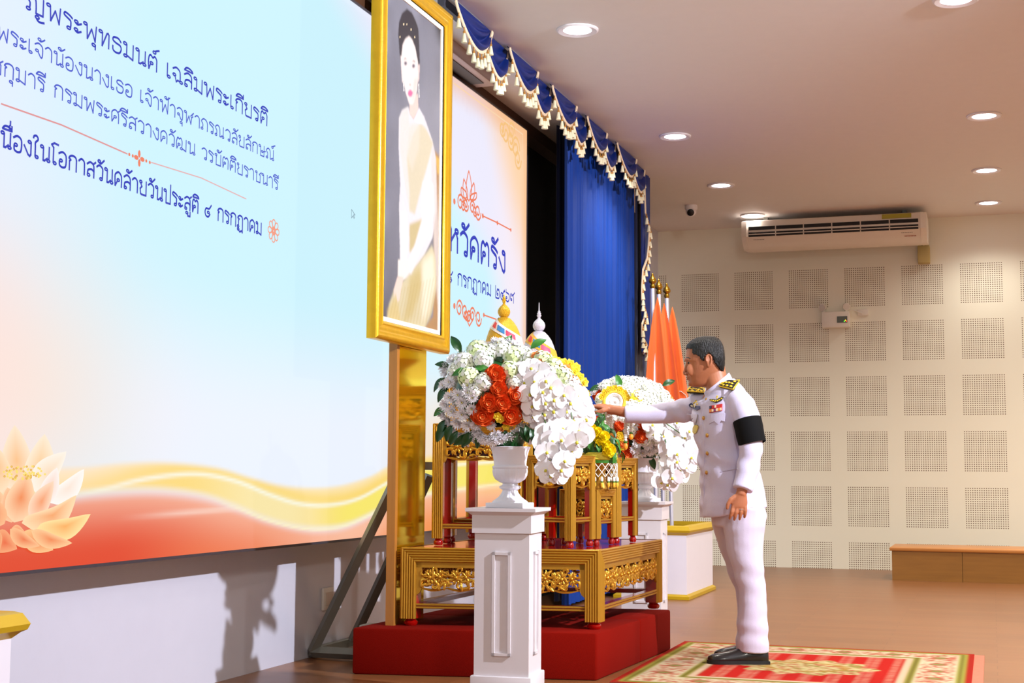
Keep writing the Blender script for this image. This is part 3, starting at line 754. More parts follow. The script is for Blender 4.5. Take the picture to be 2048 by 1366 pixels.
for (a, c) in backs[1:]: swag(t, a, c, False, 0.235)
for (a, c) in edges[1:]: swag(t, a, c, True, 0.20)
b = MB(); b.box((XV - 0.06, 7.04, ZC - 0.05), (XV - 0.02, 11.66, ZC - 0.002)); b.build('rail', mat('valance_rail', (60, 60, 70), 0.5), t)

def pleated(name, mat_, y0, y1, z0, z1, x, amp, n, parent, seed=1, tight=0.0, yz=None):
    r = random.Random(seed); ph = [r.uniform(0, 6.28) for _ in range(6)]
    def P(u, v):
        z = lerp(z1, z0, v); y = lerp(y0, y1, u)
        if yz: y = yz(u, z)
        w = u + 0.012 * math.sin(u * 23 + ph[0]) + 0.008 * math.sin(u * 41 + ph[1])
        a = amp * (0.55 + 0.45 * v) * (0.7 + 0.3 * math.sin(u * 9 + ph[2]))
        d = a * math.sin(2 * PI * n * w) + 0.35 * a * math.sin(2 * PI * n * 2.3 * w + ph[3] + v)
        return Vector((x + d, y, z))
    b = MB(); b.grid(P, n * 12, 24)
    return b.build(name, mat_, parent, angle=80)
t = thing('stage_curtain', 'royal blue pleated curtain hanging below the valance end', 'curtain', (-2.9, 10.6, 0))
pleated('curtain_panel', NAVYC, 9.62, 11.75, 0.03, ZC - 0.02, -2.90, 0.035, 22, t, 3)
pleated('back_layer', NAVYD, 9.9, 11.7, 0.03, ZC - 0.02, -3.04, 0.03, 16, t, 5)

t = thing('curtain_tail', 'dark blue curtain tail edged with zigzag cream tassels', 'curtain', (-2.80, 11.8, 2))
pleated('tail_panel', NAVY, 11.71, 12.05, 2.0, ZC - 0.006, -2.83, 0.012, 3, t, 8)
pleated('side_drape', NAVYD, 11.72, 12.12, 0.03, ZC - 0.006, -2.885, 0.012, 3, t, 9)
zz = [(1288, 340), (1291, 425), (1299, 455), (1297, 490), (1294, 518), (1286, 540), (1284, 575), (1284, 598), (1292, 625), (1284, 650), (1284, 672), (1294, 690), (1287, 706)]
pts = [on_x(px, py, -2.80) for px, py in zz]
b = MB(); b.tube(pts, 0.016, 6, flat=0.5, up=(1, 0, 0)); br = b.build('braid', BRAID, t)
k = 0
for i in range(1, len(pts) - 1):
    n = max(2, int((pts[i + 1] - pts[i]).length / 0.085))
    for j in range(n):
        p = pts[i].lerp(pts[i + 1], j / n) + Vector((0.01, 0, -0.01))
        b = MB(); tassel_mb(b, p, 1.2); b.build('tassel', [TASS, TASK], t)

# housing over the screen, seen under the swags
t = thing('light_housing', 'pinkish grey box fixed above the screen behind the valance', 'lighting box', (-3.0, 7.6, 3.5))
p1 = on_x(972, 168, -3.12)
b = MB(); b.box((-3.19, 6.9, ZC - 0.085), (-3.05, p1.y, ZC), bev=0.01); b.build('housing', mat('housing_metal', (196, 172, 164), 0.35, 0.3), t)
b = MB(); b.box((-3.19, 6.95, ZC - 0.09), (-3.10, p1.y - 0.1, ZC - 0.082)); b.build('light_slot', BLACK, t)
b = MB(); b.box((XS - 0.17, SCR_Y0, SCR_Z1 + 0.02), (XS - 0.05, 12.0, ZC - 0.001)); o = b.build('trim_2', mat('brown_fascia', (84, 52, 30), 0.55, var=0.1)); tag(o, kind='structure')
# ------------------------------------------------------------------ framed portrait and its stand
XP = -2.73
def build_portrait():
    q = {k: on_x(*p, XP) for k, p in dict(bl=(763, 682), br=(905, 706), tr=(900, 26), tl=(752, -60)).items()}
    y0 = (q['bl'].y + q['tl'].y) / 2; y1 = (q['br'].y + q['tr'].y) / 2
    z0 = (q['bl'].z + q['br'].z) / 2; z1 = q['tr'].z
    t = thing('portrait', 'tall gilt framed portrait of a seated woman in pale dress', 'framed picture', (XP, (y0 + y1) / 2, z0))
    GF = mat('gilt_frame', (232, 184, 40), 0.28, 0.6, var=0.12, scale=20, bump=0.05)
    prof = [(0.0, -0.05), (0.0, -0.005), (0.012, 0.006), (0.03, 0.004), (0.04, -0.004), (0.062, -0.006), (0.075, 0.002), (0.085, -0.002), (0.092, -0.014), (0.092, -0.05)]
    def W(u, v): return (XP + v, None)
    cor = lambda i, tt: [(y0 + tt, z0 + tt), (y1 - tt, z0 + tt), (y1 - tt, z1 - tt), (y0 + tt, z1 - tt)][i % 4]
    for i in range(4):
        b = MB(); R = []
        for k in (i, i + 1): R.append([(XP + d, *cor(k, tt)) for tt, d in prof])
        b.rings(R); b.build('frame_rail', GF, t, angle=50)
    b = MB(); R = []
    inner = [(0.092, -0.012), (0.092, -0.018), (0.116, -0.020), (0.116, -0.03), (0.092, -0.03)]
    for i in range(4):
        b.rings([[(XP + d, *cor(i, tt)) for tt, d in inner], [(XP + d, *cor(i + 1, tt)) for tt, d in inner]])
    b.build('inner_slip', mat('cream_slip', (244, 232, 216), 0.45), t)
    b = MB(); b.box((XP - 0.048, y0 + 0.02, z0 + 0.02), (XP - 0.03, y1 - 0.02, z1 - 0.02)); b.build('backing_board', mat('backing', (120, 96, 66), 0.7), t)
    # the painting
    m = 0.112; ya, yb, za, zb = y0 + m, y1 - m, z0 + m, z1 - m
    XC = XP - 0.026
    nu, nv = 190, 430
    Y, Z = np.meshgrid(np.linspace(ya, yb, nu), np.linspace(za, zb, nv))
    def cp(x, y):
        p = on_x(740 + x / 1.9, y / 1.897, XC); return (p.y, p.z)
    A = np.ones((nv, nu, 3)) * np.array(srgb(126, 128, 140)[:3])
    rs = np.random.RandomState(3); N = blur(rs.rand(nv, nu), 16); N = (N - N.mean()) / N.std()
    A *= (1 + 0.10 * N[..., None])
    A = mixc(A, (80, 78, 90), 0.6 * smooth(-(Z - 2.2), 0, 0.6) * smooth(-(Y - (ya + 0.25)), -0.1, 0.2))
    A = mixc(A, (164, 166, 178), 0.4 * np.exp(-(((Y - yb + 0.15) / 0.25) ** 2 + ((Z - 2.75) / 0.4) ** 2)))
    def paint(pts, col, soft=1, al=1.0):
        nonlocal A
        M = polymask(Y, Z, [cp(*p) for p in pts]).astype(float)
        if soft: M = blur(M, soft)
        A = mixc(A, col, M * al)
    paint([(246, 572), (262, 590), (274, 640), (276, 1290), (190, 1262), (240, 1200)], (176, 138, 96), 2)
    paint([(250, 590), (266, 606), (268, 660), (256, 660)], (214, 176, 90), 1)
    paint([(110, 450), (122, 420), (145, 405), (152, 430), (165, 452), (187, 418), (205, 440), (236, 530), (250, 600), (252, 800), (238, 900), (205, 970), (178, 1010), (150, 1060), (120, 1060), (114, 980), (116, 880), (110, 790), (115, 700), (109, 560)], (226, 224, 228), 1)
    paint([(112, 450), (122, 420), (145, 408), (150, 470), (165, 640), (170, 800), (150, 800), (132, 700), (112, 560)], (222, 220, 214), 2)
    paint([(190, 462), (214, 490), (240, 545), (226, 600), (198, 700), (170, 812), (150, 800), (150, 720), (140, 600), (160, 520)], (214, 206, 178), 2)
    paint([(152, 470), (190, 466), (186, 560), (160, 650), (140, 590)], (222, 216, 200), 3, .7)
    paint([(240, 545), (250, 600), (262, 900), (276, 1285), (262, 1240), (246, 1000), (236, 760), (232, 600)], (214, 208, 206), 2, .8)
    paint([(150, 850), (200, 830), (206, 900), (150, 960)], (200, 186, 140), 2)
    paint([(92, 1100), (150, 1040), (205, 970), (236, 930), (250, 985), (252, 1090), (234, 1190), (200, 1262), (120, 1258), (60, 1236), (74, 1150)], (210, 202, 166), 2)
    paint([(150, 1050), (190, 1010), (200, 1080), (160, 1200), (120, 1240), (140, 1150)], (196, 176, 110), 5, .7)
    paint([(200, 990), (240, 960), (248, 1080), (220, 1190), (196, 1230)], (240, 236, 214), 5, .8)
    paint([(64, 1180), (100, 1120), (120, 1230), (80, 1244)], (212, 190, 124), 3, .7)
    for i in range(14):
        x = 66 + i * 12; paint([(x, 1240 - i), (x + 30, 1100 - i * 4), (x + 33, 1102 - i * 4), (x + 4, 1242 - i)], (188, 164, 96), 1, .35)
    # far arm, hands
    paint([(112, 800), (140, 800), (146, 900), (140, 985), (116, 985), (112, 880)], (232, 230, 232), 1)
    paint([(200, 690), (240, 700), (244, 800), (226, 880), (190, 950), (156, 1040), (138, 1010), (170, 930), (198, 830)], (238, 236, 240), 2)
    paint([(106, 985), (146, 985), (150, 1030), (128, 1060), (106, 1050)], (246, 236, 226), 1)
    paint([(104, 1050), (128, 1050), (118, 1100), (112, 1140), (104, 1144), (98, 1110), (92, 1130), (90, 1100)], (238, 214, 200), 1)
    # head
    paint([(150, 375), (182, 355), (184, 418), (166, 452), (150, 432)], (232, 208, 196), 1)
    paint([(186, 408), (198, 430), (206, 470), (186, 470), (168, 455)], (232, 230, 238), 1)
    paint([(112, 200), (107, 130), (110, 85), (122, 50), (140, 34), (158, 46), (174, 80), (184, 110), (187, 170), (189, 240), (184, 270), (176, 230), (116, 235)], (56, 54, 62), 1)
    paint([(116, 212), (122, 212), (128, 316), (122, 310)], (244, 230, 222), 1); paint([(182, 246), (189, 244), (187, 300), (182, 312)], (240, 214, 206), 1)
    paint([(120, 212), (124, 170), (134, 148), (148, 136), (160, 150), (172, 180), (182, 235), (183, 290), (178, 345), (168, 385), (160, 398), (148, 392), (136, 352), (126, 300)], (250, 238, 230), 1)
    paint([(166, 300), (182, 290), (176, 345), (166, 385), (158, 390)], (236, 206, 196), 3, .7)
    for pts in ([(126, 228), (134, 218), (142, 226), (136, 224)], [(158, 234), (166, 228), (176, 238), (166, 234)]): paint(pts, (120, 92, 92), 1, .9)
    for cx_, cy_ in ((135, 240), (165, 250)):
        paint([(cx_ - 7, cy_ + 1), (cx_ - 2, cy_ - 8), (cx_ + 6, cy_ - 3), (cx_ + 6, cy_ + 5), (cx_ - 1, cy_ + 8)], (120, 110, 130), 1, .9)
        paint([(cx_ - 2, cy_ - 4), (cx_ + 3, cy_ - 3), (cx_ + 2, cy_ + 5), (cx_ - 2, cy_ + 4)], (46, 44, 60), 1, 1)
    paint([(148, 316), (156, 320), (155, 326), (149, 322)], (206, 150, 140), 1, .8)
    paint([(145, 346), (152, 340), (158, 344), (164, 350), (158, 366), (150, 368), (144, 358)], (222, 110, 160), 1)
    for e in ((128, 92), (140, 92), (156, 112), (114, 140), (170, 140)):
        paint([(e[0] - 2, e[1] - 4), (e[0] + 2, e[1] - 4), (e[0] + 2, e[1] + 4), (e[0] - 2, e[1] + 4)], (230, 214, 170), 0)
    for a, c in (((127, 312), (129, 346)), ((185, 318), (187, 370))): paint([(a[0] - 1.4, a[1]), (a[0] + 1.4, a[1]), (c[0] + 1.4, c[1]), (c[0] - 1.4, c[1])], (250, 246, 240), 0)
    rs2 = np.random.RandomState(5); tex = blur(rs2.rand(nv, nu), 1); A *= (1 + 0.10 * (tex - tex.mean())[..., None])
    raster_mesh('canvas', vcol_mat('oil_painting', rough=0.45), XC, ya, yb, za, zb, np.clip(A * 0.74, 0, 1), t)
    return y0, y1, z0
PY0, PY1, PZ0 = build_portrait()

def build_stand():
    zd = 0.22
    x0, x1 = -2.83, -2.79
    a = on_x(788, 1240, x1); c = on_x(850, 1000, x1)
    ya, yb = on_x(789, 1000, x1).y, c.y
    t = thing('picture_stand', 'gold panelled picture post with slanting grey steel braces', 'stand', (x1, ya, zd))
    WD = mat('stand_wood', (176, 116, 46), 0.4, var=0.2, scale=4, stretch=(4, 4, 0.5))
    GP = mat('polished_gold_sheet', (252, 222, 36), 0.13, 0.95, var=0.05, scale=3)
    b = MB(); b.box((x0, ya, zd), (x1 - 0.012, yb, PZ0 + 0.9)); b.build('post', WD, t)
    b = MB(); b.box((x1 - 0.012, ya + 0.012, zd), (x1, yb - 0.004, PZ0 + 0.9)); b.build('gold_panel', GP, t)
    b = MB(); b.box((x1 - 0.0125, ya, zd), (x1 + 0.004, ya + 0.03, PZ0 + 0.9)); b.build('edge_strip', WD, t)
    b = MB(); b.box((x1, ya + 0.05, PZ0 + 0.3), (XP - 0.05, yb - 0.05, PZ0 + 0.5)); b.build('mounting_block', STEEL, t)
    def bar(name, p, q, r=0.022):
        b = MB(); b.tube([p, q], r * 1.35, 4, up=(0, 1, 0)); return b.build(name, STEEL, t, smooth=False)
    s = Vector((-3.365, 6.66, 0.035))
    bar('base_bar', s, Vector((-2.96, 6.66, 0.035)))
    bar('base_bar', Vector((-3.365, 7.15, 0.035)), Vector((-2.96, 7.15, 0.035)))
    bar('base_bar', s, Vector((-3.365, 7.15, 0.035)))
    b = MB(); b.box((-3.075, 6.60, 0.06), (-2.965, 6.72, 0.19), bev=0.006); b.build('junction_box', mat('grey_box', (170, 164, 156), 0.5), t)  # small grey junction box by the base bars, grouped with the stand
    b = MB(); b.tube([Vector((-2.97, 7.15, 0.035)), Vector((-2.97, 7.15, 0.3))], 0.02, 10); b.build('bolt_tube', STEEL, t)
    bar('brace', s, Vector((x0 - 0.03, 6.66, 1.02)))
    bar('brace', Vector((-3.32, 7.05, 0.05)), Vector((x0 - 0.03, 7.0, 0.95)))
    bar('cross_bar', Vector((x0 - 0.015, 6.5, 1.0)), Vector((x0 - 0.015, 7.05, 1.0)))
    bar('cross_bar', Vector((-2.96, 6.66, 0.035)), Vector((-2.96, 7.15, 0.035)))
build_stand()

# small things at the foot of the wall
p = on_x(652, 1197, WX); 
t = thing('wall_socket', 'white socket plate on the wall under the screen', 'socket', p)
b = MB(); b.box((WX, p.y - 0.06, p.z - 0.06), (WX + 0.018, p.y + 0.06, p.z + 0.06), bev=0.006); b.build('plate', mat('socket_plastic', (232, 222, 212), 0.4), t)
b = MB(); b.box((WX + 0.0175, p.y - 0.04, p.z - 0.035), (WX + 0.022, p.y + 0.04, p.z + 0.035)); b.build('insert', mat('socket_insert', (206, 190, 176), 0.4), t)
# ------------------------------------------------------------------ red dais and the gilt altar tables
ZD, ZT = 0.22, 0.60
def affine(o, p, q):
    """maps (u, v, z): o origin, p end of the front edge, q end of the right edge (unit steps along them)"""
    o, p, q = Vector(o), Vector(p), Vector(q)
    e1 = (p - o); w = e1.length; e1.normalize(); e2 = (q - p); d = e2.length; e2.normalize()
    return (lambda u, v, z: Vector((o.x + e1.x * u + e2.x * v, o.y + e1.y * u + e2.y * v, z))), w, d

M, w, d = affine((-2.935, 6.225), (-1.775, 6.44), (-1.700, 7.70))
CARPET = mat('red_carpet', (120, 9, 0), 0.95, spec=0.1, var=0.06, scale=3, bump=0.25, bscale=400)
t = thing('carpeted_dais', 'bright red carpeted dais carrying the gold altar tables', 'platform', (-2.3, 6.9, 0))
b = MB(); b.box((0, 0, 0), (w, d * 0.55, ZD), M, bev=0.012); b.build('platform_box', CARPET, t)
b = MB(); b.box((0.0, d * 0.55 + 0.001, 0), (w, d, ZD), M, bev=0.012); b.build('platform_box', CARPET, t)

def carve(b, L, hgt, F, seed=0):
    """openwork of flowers, scrolls and leaves in a strip L by hgt; F(s, depth, z) maps it to the world"""
    r = random.Random(seed)
    n = max(1, round(L / (hgt * 1.15))); mw = L / n
    def P(s, z, dp=0.0): return F(s, dp, z)
    def arc(pts, rad):
        q = [P(*p) for p in pts]; k = len(q)
        b.tube(q, [rad * (1 - 0.55 * abs(2 * i / (k - 1) - 0.7)) for i in range(k)], 5)
    def flower(cx_, cz, R):
        for k in range(9):
            a = 2 * PI * k / 9 + 0.2
            c0 = P(cx_ + R * 0.62 * math.cos(a), cz + R * 0.62 * math.sin(a), -0.006)
            ax = (P(cx_ + math.cos(a), cz + math.sin(a)) - P(cx_, cz)).normalized(); nn = (P(0, 0, -1) - P(0, 0, 0)).normalized(); tt = ax.cross(nn)
            b.ell(c0, (R * 0.44, R * 0.19, R * 0.16), Matrix((ax, tt, nn)).transposed(), 7, 5)
        b.ell(P(cx_, cz, -0.012), R * 0.27, seg=8, rng=5)
    for i in range(n):
        x0 = i * mw; fl = 1 if i % 2 else -1
        cx_ = x0 + mw * 0.5; cz = -hgt * 0.42
        flower(cx_ - mw * 0.16, cz, hgt * 0.34); flower(cx_ + mw * 0.22, cz + hgt * 0.02, hgt * 0.30)
        for (sx, sz, R, s, a0) in ((0.08, -0.72, 0.2, 1, 0.0), (0.93, -0.72, 0.2, -1, PI), (0.06, -0.2, 0.17, -1, 0.5), (0.95, -0.22, 0.17, 1, 2.6), (0.5, -0.8, 0.16, fl, 1.0), (0.5, -0.1, 0.13, -fl, 4.0)):
            pts = []
            for k in range(12):
                f = k / 11; rr = hgt * R * (1.25 - 0.95 * f); a = a0 + s * f * 5.2
                pts.append((min(max(x0 + mw * sx + rr * math.cos(a), 0), L), min(hgt * sz + rr * math.sin(a), 0), -0.004 - 0.006 * f))
            arc(pts, hgt * 0.075)
        for k in range(16):   # leaves
            a = r.uniform(0, 2 * PI); c0 = (x0 + r.uniform(0.05, 0.95) * mw, -hgt * r.uniform(0.12, 0.9))
            ax = (P(math.cos(a), math.sin(a)) - P(0, 0)).normalized(); nn = (P(0, 0, -1) - P(0, 0, 0)).normalized()
            b.ell(P(c0[0], c0[1], r.uniform(-0.010, 0)), (hgt * 0.19, hgt * 0.075, hgt * 0.06), Matrix((ax, ax.cross(nn), nn)).transposed(), 6, 4)
        # scalloped lower edge
        pts = [(x0 + mw * k / 10, -hgt * (0.90 + 0.10 * math.sin(PI * k / 10)), -0.003) for k in range(11)]
        arc(pts, hgt * 0.065)

def altar_table(name, label, corner_o, corner_p, corner_q, z0, z1, W, ph, rail_z, foot_h=0.035, sides=(0, 1, 2, 3), nreed=6, fillet=None, backing=True, seed=0):
    M, w, d = affine(corner_o, corner_p, corner_q)
    ctr = M(w / 2, d / 2, z0)
    t = thing(name, label, 'altar table', ctr)
    zb = z0 + foot_h; fil = W * 0.36 if fillet is None else fillet
    faces = [(w, lambda s, tt, z: M(s, tt, z)), (d, lambda s, tt, z: M(w - tt, s, z)), (w, lambda s, tt, z: M(w - s, d - tt, z)), (d, lambda s, tt, z: M(tt, d - s, z))]
    prof = []
    for i in range(nreed):
        for k in range(4):
            f = k / 4; prof.append((W * (i + f) / nreed, -0.55 * W / nreed * math.sin(PI * f)))
    prof.append((W, 0.0)); prof.append((W, 0.012))
    # legs: lacquered inside, reeded gold outside
    for ci in range(4):
        b = MB(); fa = faces[ci]; fb = faces[(ci - 1) % 4]
        e = 0.003
        La, Fa = fa; Lb, Fb = fb
        # box of the leg in face-a coordinates
        b.mi = 1
        vs = [Fa(s, tt, z) for z in (zb, z1 - 0.02) for (s, tt) in ((e, e), (W - 0.001, e), (W - 0.001, W - 0.001), (e, W - 0.001))]
        b.add(vs, [(0, 3, 2, 1), (4, 5, 6, 7), (0, 1, 5, 4), (1, 2, 6, 5), (2, 3, 7, 6), (3, 0, 4, 7)])
        b.mi = 0
        b.rings([[Fa(tt, dp, zb) for tt, dp in prof], [Fa(tt, dp, z1 - tt) for tt, dp in prof]], closed=False)
        b.rings([[Fb(Lb - tt, dp, zb) for tt, dp in prof], [Fb(Lb - tt, dp, z1 - tt) for tt, dp in prof]], closed=False)
        lg = b.build('leg', [GOLDP, LACQ], t, angle=60)
        b = MB(); c0 = Fa(W / 2, W / 2, z0); fr = min(W * 0.48, 0.034)
        b.lathe([(fr * 0.8, 0), (fr, foot_h * 0.25), (fr, foot_h * 0.55), (fr * 0.7, foot_h * 0.8), (fr * 0.85, foot_h)], 16, c0); b.build('foot', LACQ, lg)
    b = MB(); i = 0.006
    b.box((i, i, z1 - 0.022), (w - i, d - i, z1 - 0.002), M); b.build('top', LACQ, t)
    for k, (L, F) in enumerate(faces):
        b = MB()
        b.rings([[F(tt, dp, z1 - tt) for tt, dp in prof], [F(L - tt, dp, z1 - tt) for tt, dp in prof]], closed=False)
        # thin flat lip along the top edge, and plain fillet under the reeds
        b.add([F(0, 0, z1), F(L, 0, z1), F(L - 0.012, 0.012, z1), F(0.012, 0.012, z1)], [(0, 1, 2, 3)])
        b.add([F(W - 0.001, 0.008, z1 - W), F(L - W + 0.001, 0.008, z1 - W), F(L - W + 0.001, 0.008, z1 - W - fil), F(W - 0.001, 0.008, z1 - W - fil)], [(0, 1, 2, 3)])
        b.add([F(W - 0.001, 0.008, z1 - W - fil), F(L - W + 0.001, 0.008, z1 - W - fil), F(L - W + 0.001, 0.024, z1 - W - fil), F(W - 0.001, 0.024, z1 - W - fil)], [(0, 1, 2, 3)])
        for sg in (0, 1):
            s0, s1 = (W - 0.001, W + fil) if sg == 0 else (L - W - fil, L - W + 0.001)
            zc = z1 - W - fil - ph * 1.02
            pts = [F(s0, 0.008, z1 - W), F(s1, 0.008, z1 - W), F(s1, 0.008, zc + fil * 0.4), F((s0 + s1) / 2 + (s1 - s0) * (0.2 if sg == 0 else -0.2), 0.008, zc - fil * 0.3), F(s0 if sg == 0 else s1, 0.008, zc - fil * 0.9)]
            if sg == 1: pts = [F(s0, 0.008, z1 - W), F(s1, 0.008, z1 - W), F(s1, 0.008, zc - fil * 0.9), F((s0 + s1) / 2 - (s1 - s0) * 0.2, 0.008, zc - fil * 0.3), F(s0, 0.008, zc + fil * 0.4)]
            n_ = (F(0, 0.012, 0) - F(0, 0, 0)); b.poly(pts, 1.0, n_)
        b.build('rim', GOLDP, t, angle=60)
        zr = z0 + rail_z
        b = MB()
        b.mi = 1; vs = [F(s, tt, z) for z in (zr, zr + 0.022) for (s, tt) in ((W * 0.9, 0.012), (L - W * 0.9, 0.012), (L - W * 0.9, W * 0.8), (W * 0.9, W * 0.8))]
        b.add(vs, [(0, 3, 2, 1), (4, 5, 6, 7), (0, 1, 5, 4), (1, 2, 6, 5), (2, 3, 7, 6), (3, 0, 4, 7)])
        b.mi = 0
        for zz in (0.004, 0.018): b.tube([F(W * 0.95, 0.010, zr + zz), F(L - W * 0.95, 0.010, zr + zz)], 0.0055, 6)
        b.build('rail', [GOLDP, LACQ], t)
        if k in sides:
            b = MB(); s0 = W + fil
            carve(b, L - 2 * s0, ph, lambda s, dp, z: F(s0 + s, 0.014 + dp, z1 - W - fil + z), seed + k)
            cv = b.build('carved_panel', GOLD, t)
            if backing:
                b = MB(); b.add([F(s0, 0.022, z1 - W - fil), F(L - s0, 0.022, z1 - W - fil), F(L - s0, 0.022, z1 - W - fil - ph * 0.82), F(s0, 0.022, z1 - W - fil - ph * 0.82)], [(0, 1, 2, 3)])
                b.build('panel_ground', mat('dark_lacquer', (70, 12, 6), 0.4), cv)
    return t
altar_table('altar_table', 'large low gilt altar table standing on the red dais', (-2.754, 6.390), (-1.800, 6.578), (-1.766, 7.765), ZD, ZT, 0.072, 0.110, 0.085, backing=False, seed=1)
# the smaller tables on it
def off(c, ang, u, v):
    a = math.radians(ang); return (c[0] + u * math.cos(a) - v * math.sin(a), c[1] + u * math.sin(a) + v * math.cos(a))
def small(label, fr, ang, w, d, h, W, ph, rz, seed, sides=(0, 1, 2, 3)):
    """fr: front right corner on the big table"""
    o = off(fr, ang, -w, 0); q = off(fr, ang, 0, d)
    return altar_table('altar_table', label, o, fr, q, ZT, ZT + h, W, ph, rz, 0.035, sides, 5, seed=seed)
small('small gilt table at the near corner of the altar, below the hanging orchids', (-1.957, 6.640), -10, 0.255, 0.262, 0.456, 0.040, 0.105, 0.125, 11)
small('lowest small gilt table between two taller ones, holding the garland tray', (-1.905, 6.925), -10, 0.215, 0.225, 0.284, 0.036, 0.098, 0.110, 21)
small('small gilt table at the far corner of the altar, beside the rear pedestal', (-1.862, 7.170), -10, 0.255, 0.255, 0.450, 0.040, 0.105, 0.115, 31)
small('tall gilt table at the near left of the altar, behind the front pedestal', (-2.235, 6.685), 8, 0.455, 0.24, 0.615, 0.050, 0.115, 0.085, 41)
small('tallest gilt table at the back of the altar, carrying the beaded domes', (-2.29, 6.99), 4, 0.46, 0.44, 0.83, 0.050, 0.115, 0.10, 51, sides=(0, 1))
# ------------------------------------------------------------------ pedestals, urns and flower arrangements
def pedestal(label, c, ang, h, w):
    """c: centre on the floor"""
    t = thing('pedestal', label, 'pedestal', (c[0], c[1], 0), world=False, rz=math.radians(ang))
    PW = mat('pedestal_white', (214, 208, 212), 0.42, var=0.02)
    hw = w / 2
    b = MB(); b.box((-hw, -hw, 0), (hw, hw, h - 0.03)); b.build('shaft', PW, t)
    b = MB(); q = hw + 0.013; b.box((-q, -q, 0), (q, q, 0.115), bev=0.004); b.build('plinth', PW, t)
    b = MB(); q = hw + 0.010; b.box((-q, -q, h - 0.105), (q, q, h - 0.028)); b.build('neck_band', PW, t)
    prof = [(0.010, h - 0.030), (0.018, h - 0.024), (0.026, h - 0.018), (0.034, h - 0.014), (0.034, h), ]
    b = MB(); R = [[(sx * (hw + e), sy * (hw + e), z) for sx, sy in ((-1, -1), (1, -1), (1, 1), (-1, 1))] for e, z in prof]; b.rings(R); b.build('cap', PW, t, angle=20)
    for k in range(4):
        a = k * PI / 2; ca, sa = math.cos(a), math.sin(a)
        fn = lambda x, y, z: (x * ca - y * sa, x * sa + y * ca, z)
        b = MB(); fw, z0, z1, th = w * 0.17, 0.20, h - 0.185, 0.012
        for (a0, a1) in (((-fw, z0), (-fw + th, z1)), ((fw - th, z0), (fw, z1)), ((-fw, z1 - th), (fw, z1)), ((-fw, z0), (fw, z0 + th))):
            b.box((a0[0], -hw - 0.008, a0[1]), (a1[0], -hw + 0.001, a1[1]), fn)
        b.build('panel_moulding', PW, t, smooth=False)
    return t
PED1 = (-1.985, 5.77); PED1H = 0.817
PED2 = (-2.005, 8.36); PED2H = 0.797
pedestal('white panelled pedestal in front of the altar, nearest the camera', PED1, 5, PED1H, 0.238)
pedestal('white panelled pedestal behind the far end of the altar', PED2, 3, PED2H, 0.238)

def urn(label, c, z):
    t = thing('urn', label, 'urn', (c[0], c[1], z), world=False)
    UW = mat('urn_white', (226, 226, 236), 0.35, var=0.02)
    b = MB(); b.box((-0.083, -0.083, 0), (0.083, 0.083, 0.022), bev=0.003); b.build('base', UW, t)
    b = MB()
    def flute(r, z_, a): return r * (1 + (0.05 * math.cos(16 * a) if 0.03 < z_ < 0.07 else 0))
    b.lathe([(0.078, 0.022), (0.076, 0.028), (0.062, 0.035), (0.046, 0.048), (0.035, 0.064), (0.032, 0.076), (0.046, 0.084), (0.047, 0.092), (0.034, 0.097), (0.032, 0.106)], 64, fn=flute); b.build('stem', UW, t)
    b = MB()
    def gad(r, z_, a): return r * (1 + (0.045 * abs(math.cos(10 * a)) if 0.11 < z_ < 0.17 else 0.025 * math.sin(9 * a) * math.sin(z_ * 160) if z_ > 0.185 else 0))
    b.lathe([(0.030, 0.104), (0.046, 0.110), (0.062, 0.122), (0.071, 0.138), (0.074, 0.156), (0.072, 0.168), (0.078, 0.172), (0.077, 0.178), (0.070, 0.182), (0.071, 0.20), (0.075, 0.22), (0.080, 0.245), (0.085, 0.256), (0.090, 0.262), (0.082, 0.264), (0.068, 0.25), (0.0001, 0.24)], 96, fn=gad); b.build('bowl', UW, t)
    return t
urn('white fluted urn on the front pedestal', (PED1[0] + 0.005, PED1[1]), PED1H)
urn('white fluted urn on the rear pedestal', PED2, PED2H)

# ---- flower meshes, each made once and shared
FW = mat('white_petal', (250, 248, 252), 0.75, spec=0.15, var=0.02, sss=0.0)
FC = mat('cream_petal', (246, 240, 222), 0.75, spec=0.15, var=0.05)
FG = mat('pale_green_floret', (222, 236, 176), 0.75, spec=0.15, var=0.12, scale=30)
FGW = mat('ivory_floret', (240, 244, 226), 0.75, spec=0.15, var=0.06, scale=30)
FO = mat('orange_petal', (240, 98, 40), 0.75, spec=0.15, var=0.16, scale=20)
FOE = mat('apricot_petal', (246, 150, 84), 0.75, spec=0.15, var=0.1, scale=20)
FY = mat('yellow_petal', (250, 214, 50), 0.5, var=0.08)
FYC = mat('yellow_green_centre', (206, 196, 60), 0.6, var=0.1)
LG = mat('dark_leaf', (26, 74, 30), 0.38, var=0.25, scale=10)
LG2 = mat('fresh_leaf', (58, 124, 42), 0.4, var=0.2, scale=10)
STEM = mat('green_stem', (70, 110, 50), 0.5)
def mesh_of(b, name, mats, angle=60):
    o = b.build(name, mats, smooth=True, angle=angle); me = o.data
    bpy.data.objects.remove(o); return me
def petal_pts(b, L, W, lift, curl, tilt, az, base=0.0, nu=4, nv=5, cup=0.2, tipw=0.25, z0=0.0):
    """a curved petal growing outward from the axis; az azimuth, tilt elevation"""
    ca, sa = math.cos(az), math.sin(az)
    def P(u, v):
        s = v; w = W * (math.sin(PI * min(1, s * (1 - tipw) + tipw * s * s + 0.02)) ** 0.6) if s < 1 else W * 0.12
        x = (u - 0.5) * 2 * w
        ang = tilt + curl * s
        r = base + L * s * math.cos(ang); z = z0 + L * s * math.sin(ang) + lift * s * s - cup * W * (1 - (abs(u - 0.5) * 2) ** 2)
        return Vector((r * ca - x * sa, r * sa + x * ca, z))
    b.grid(P, nu, nv)
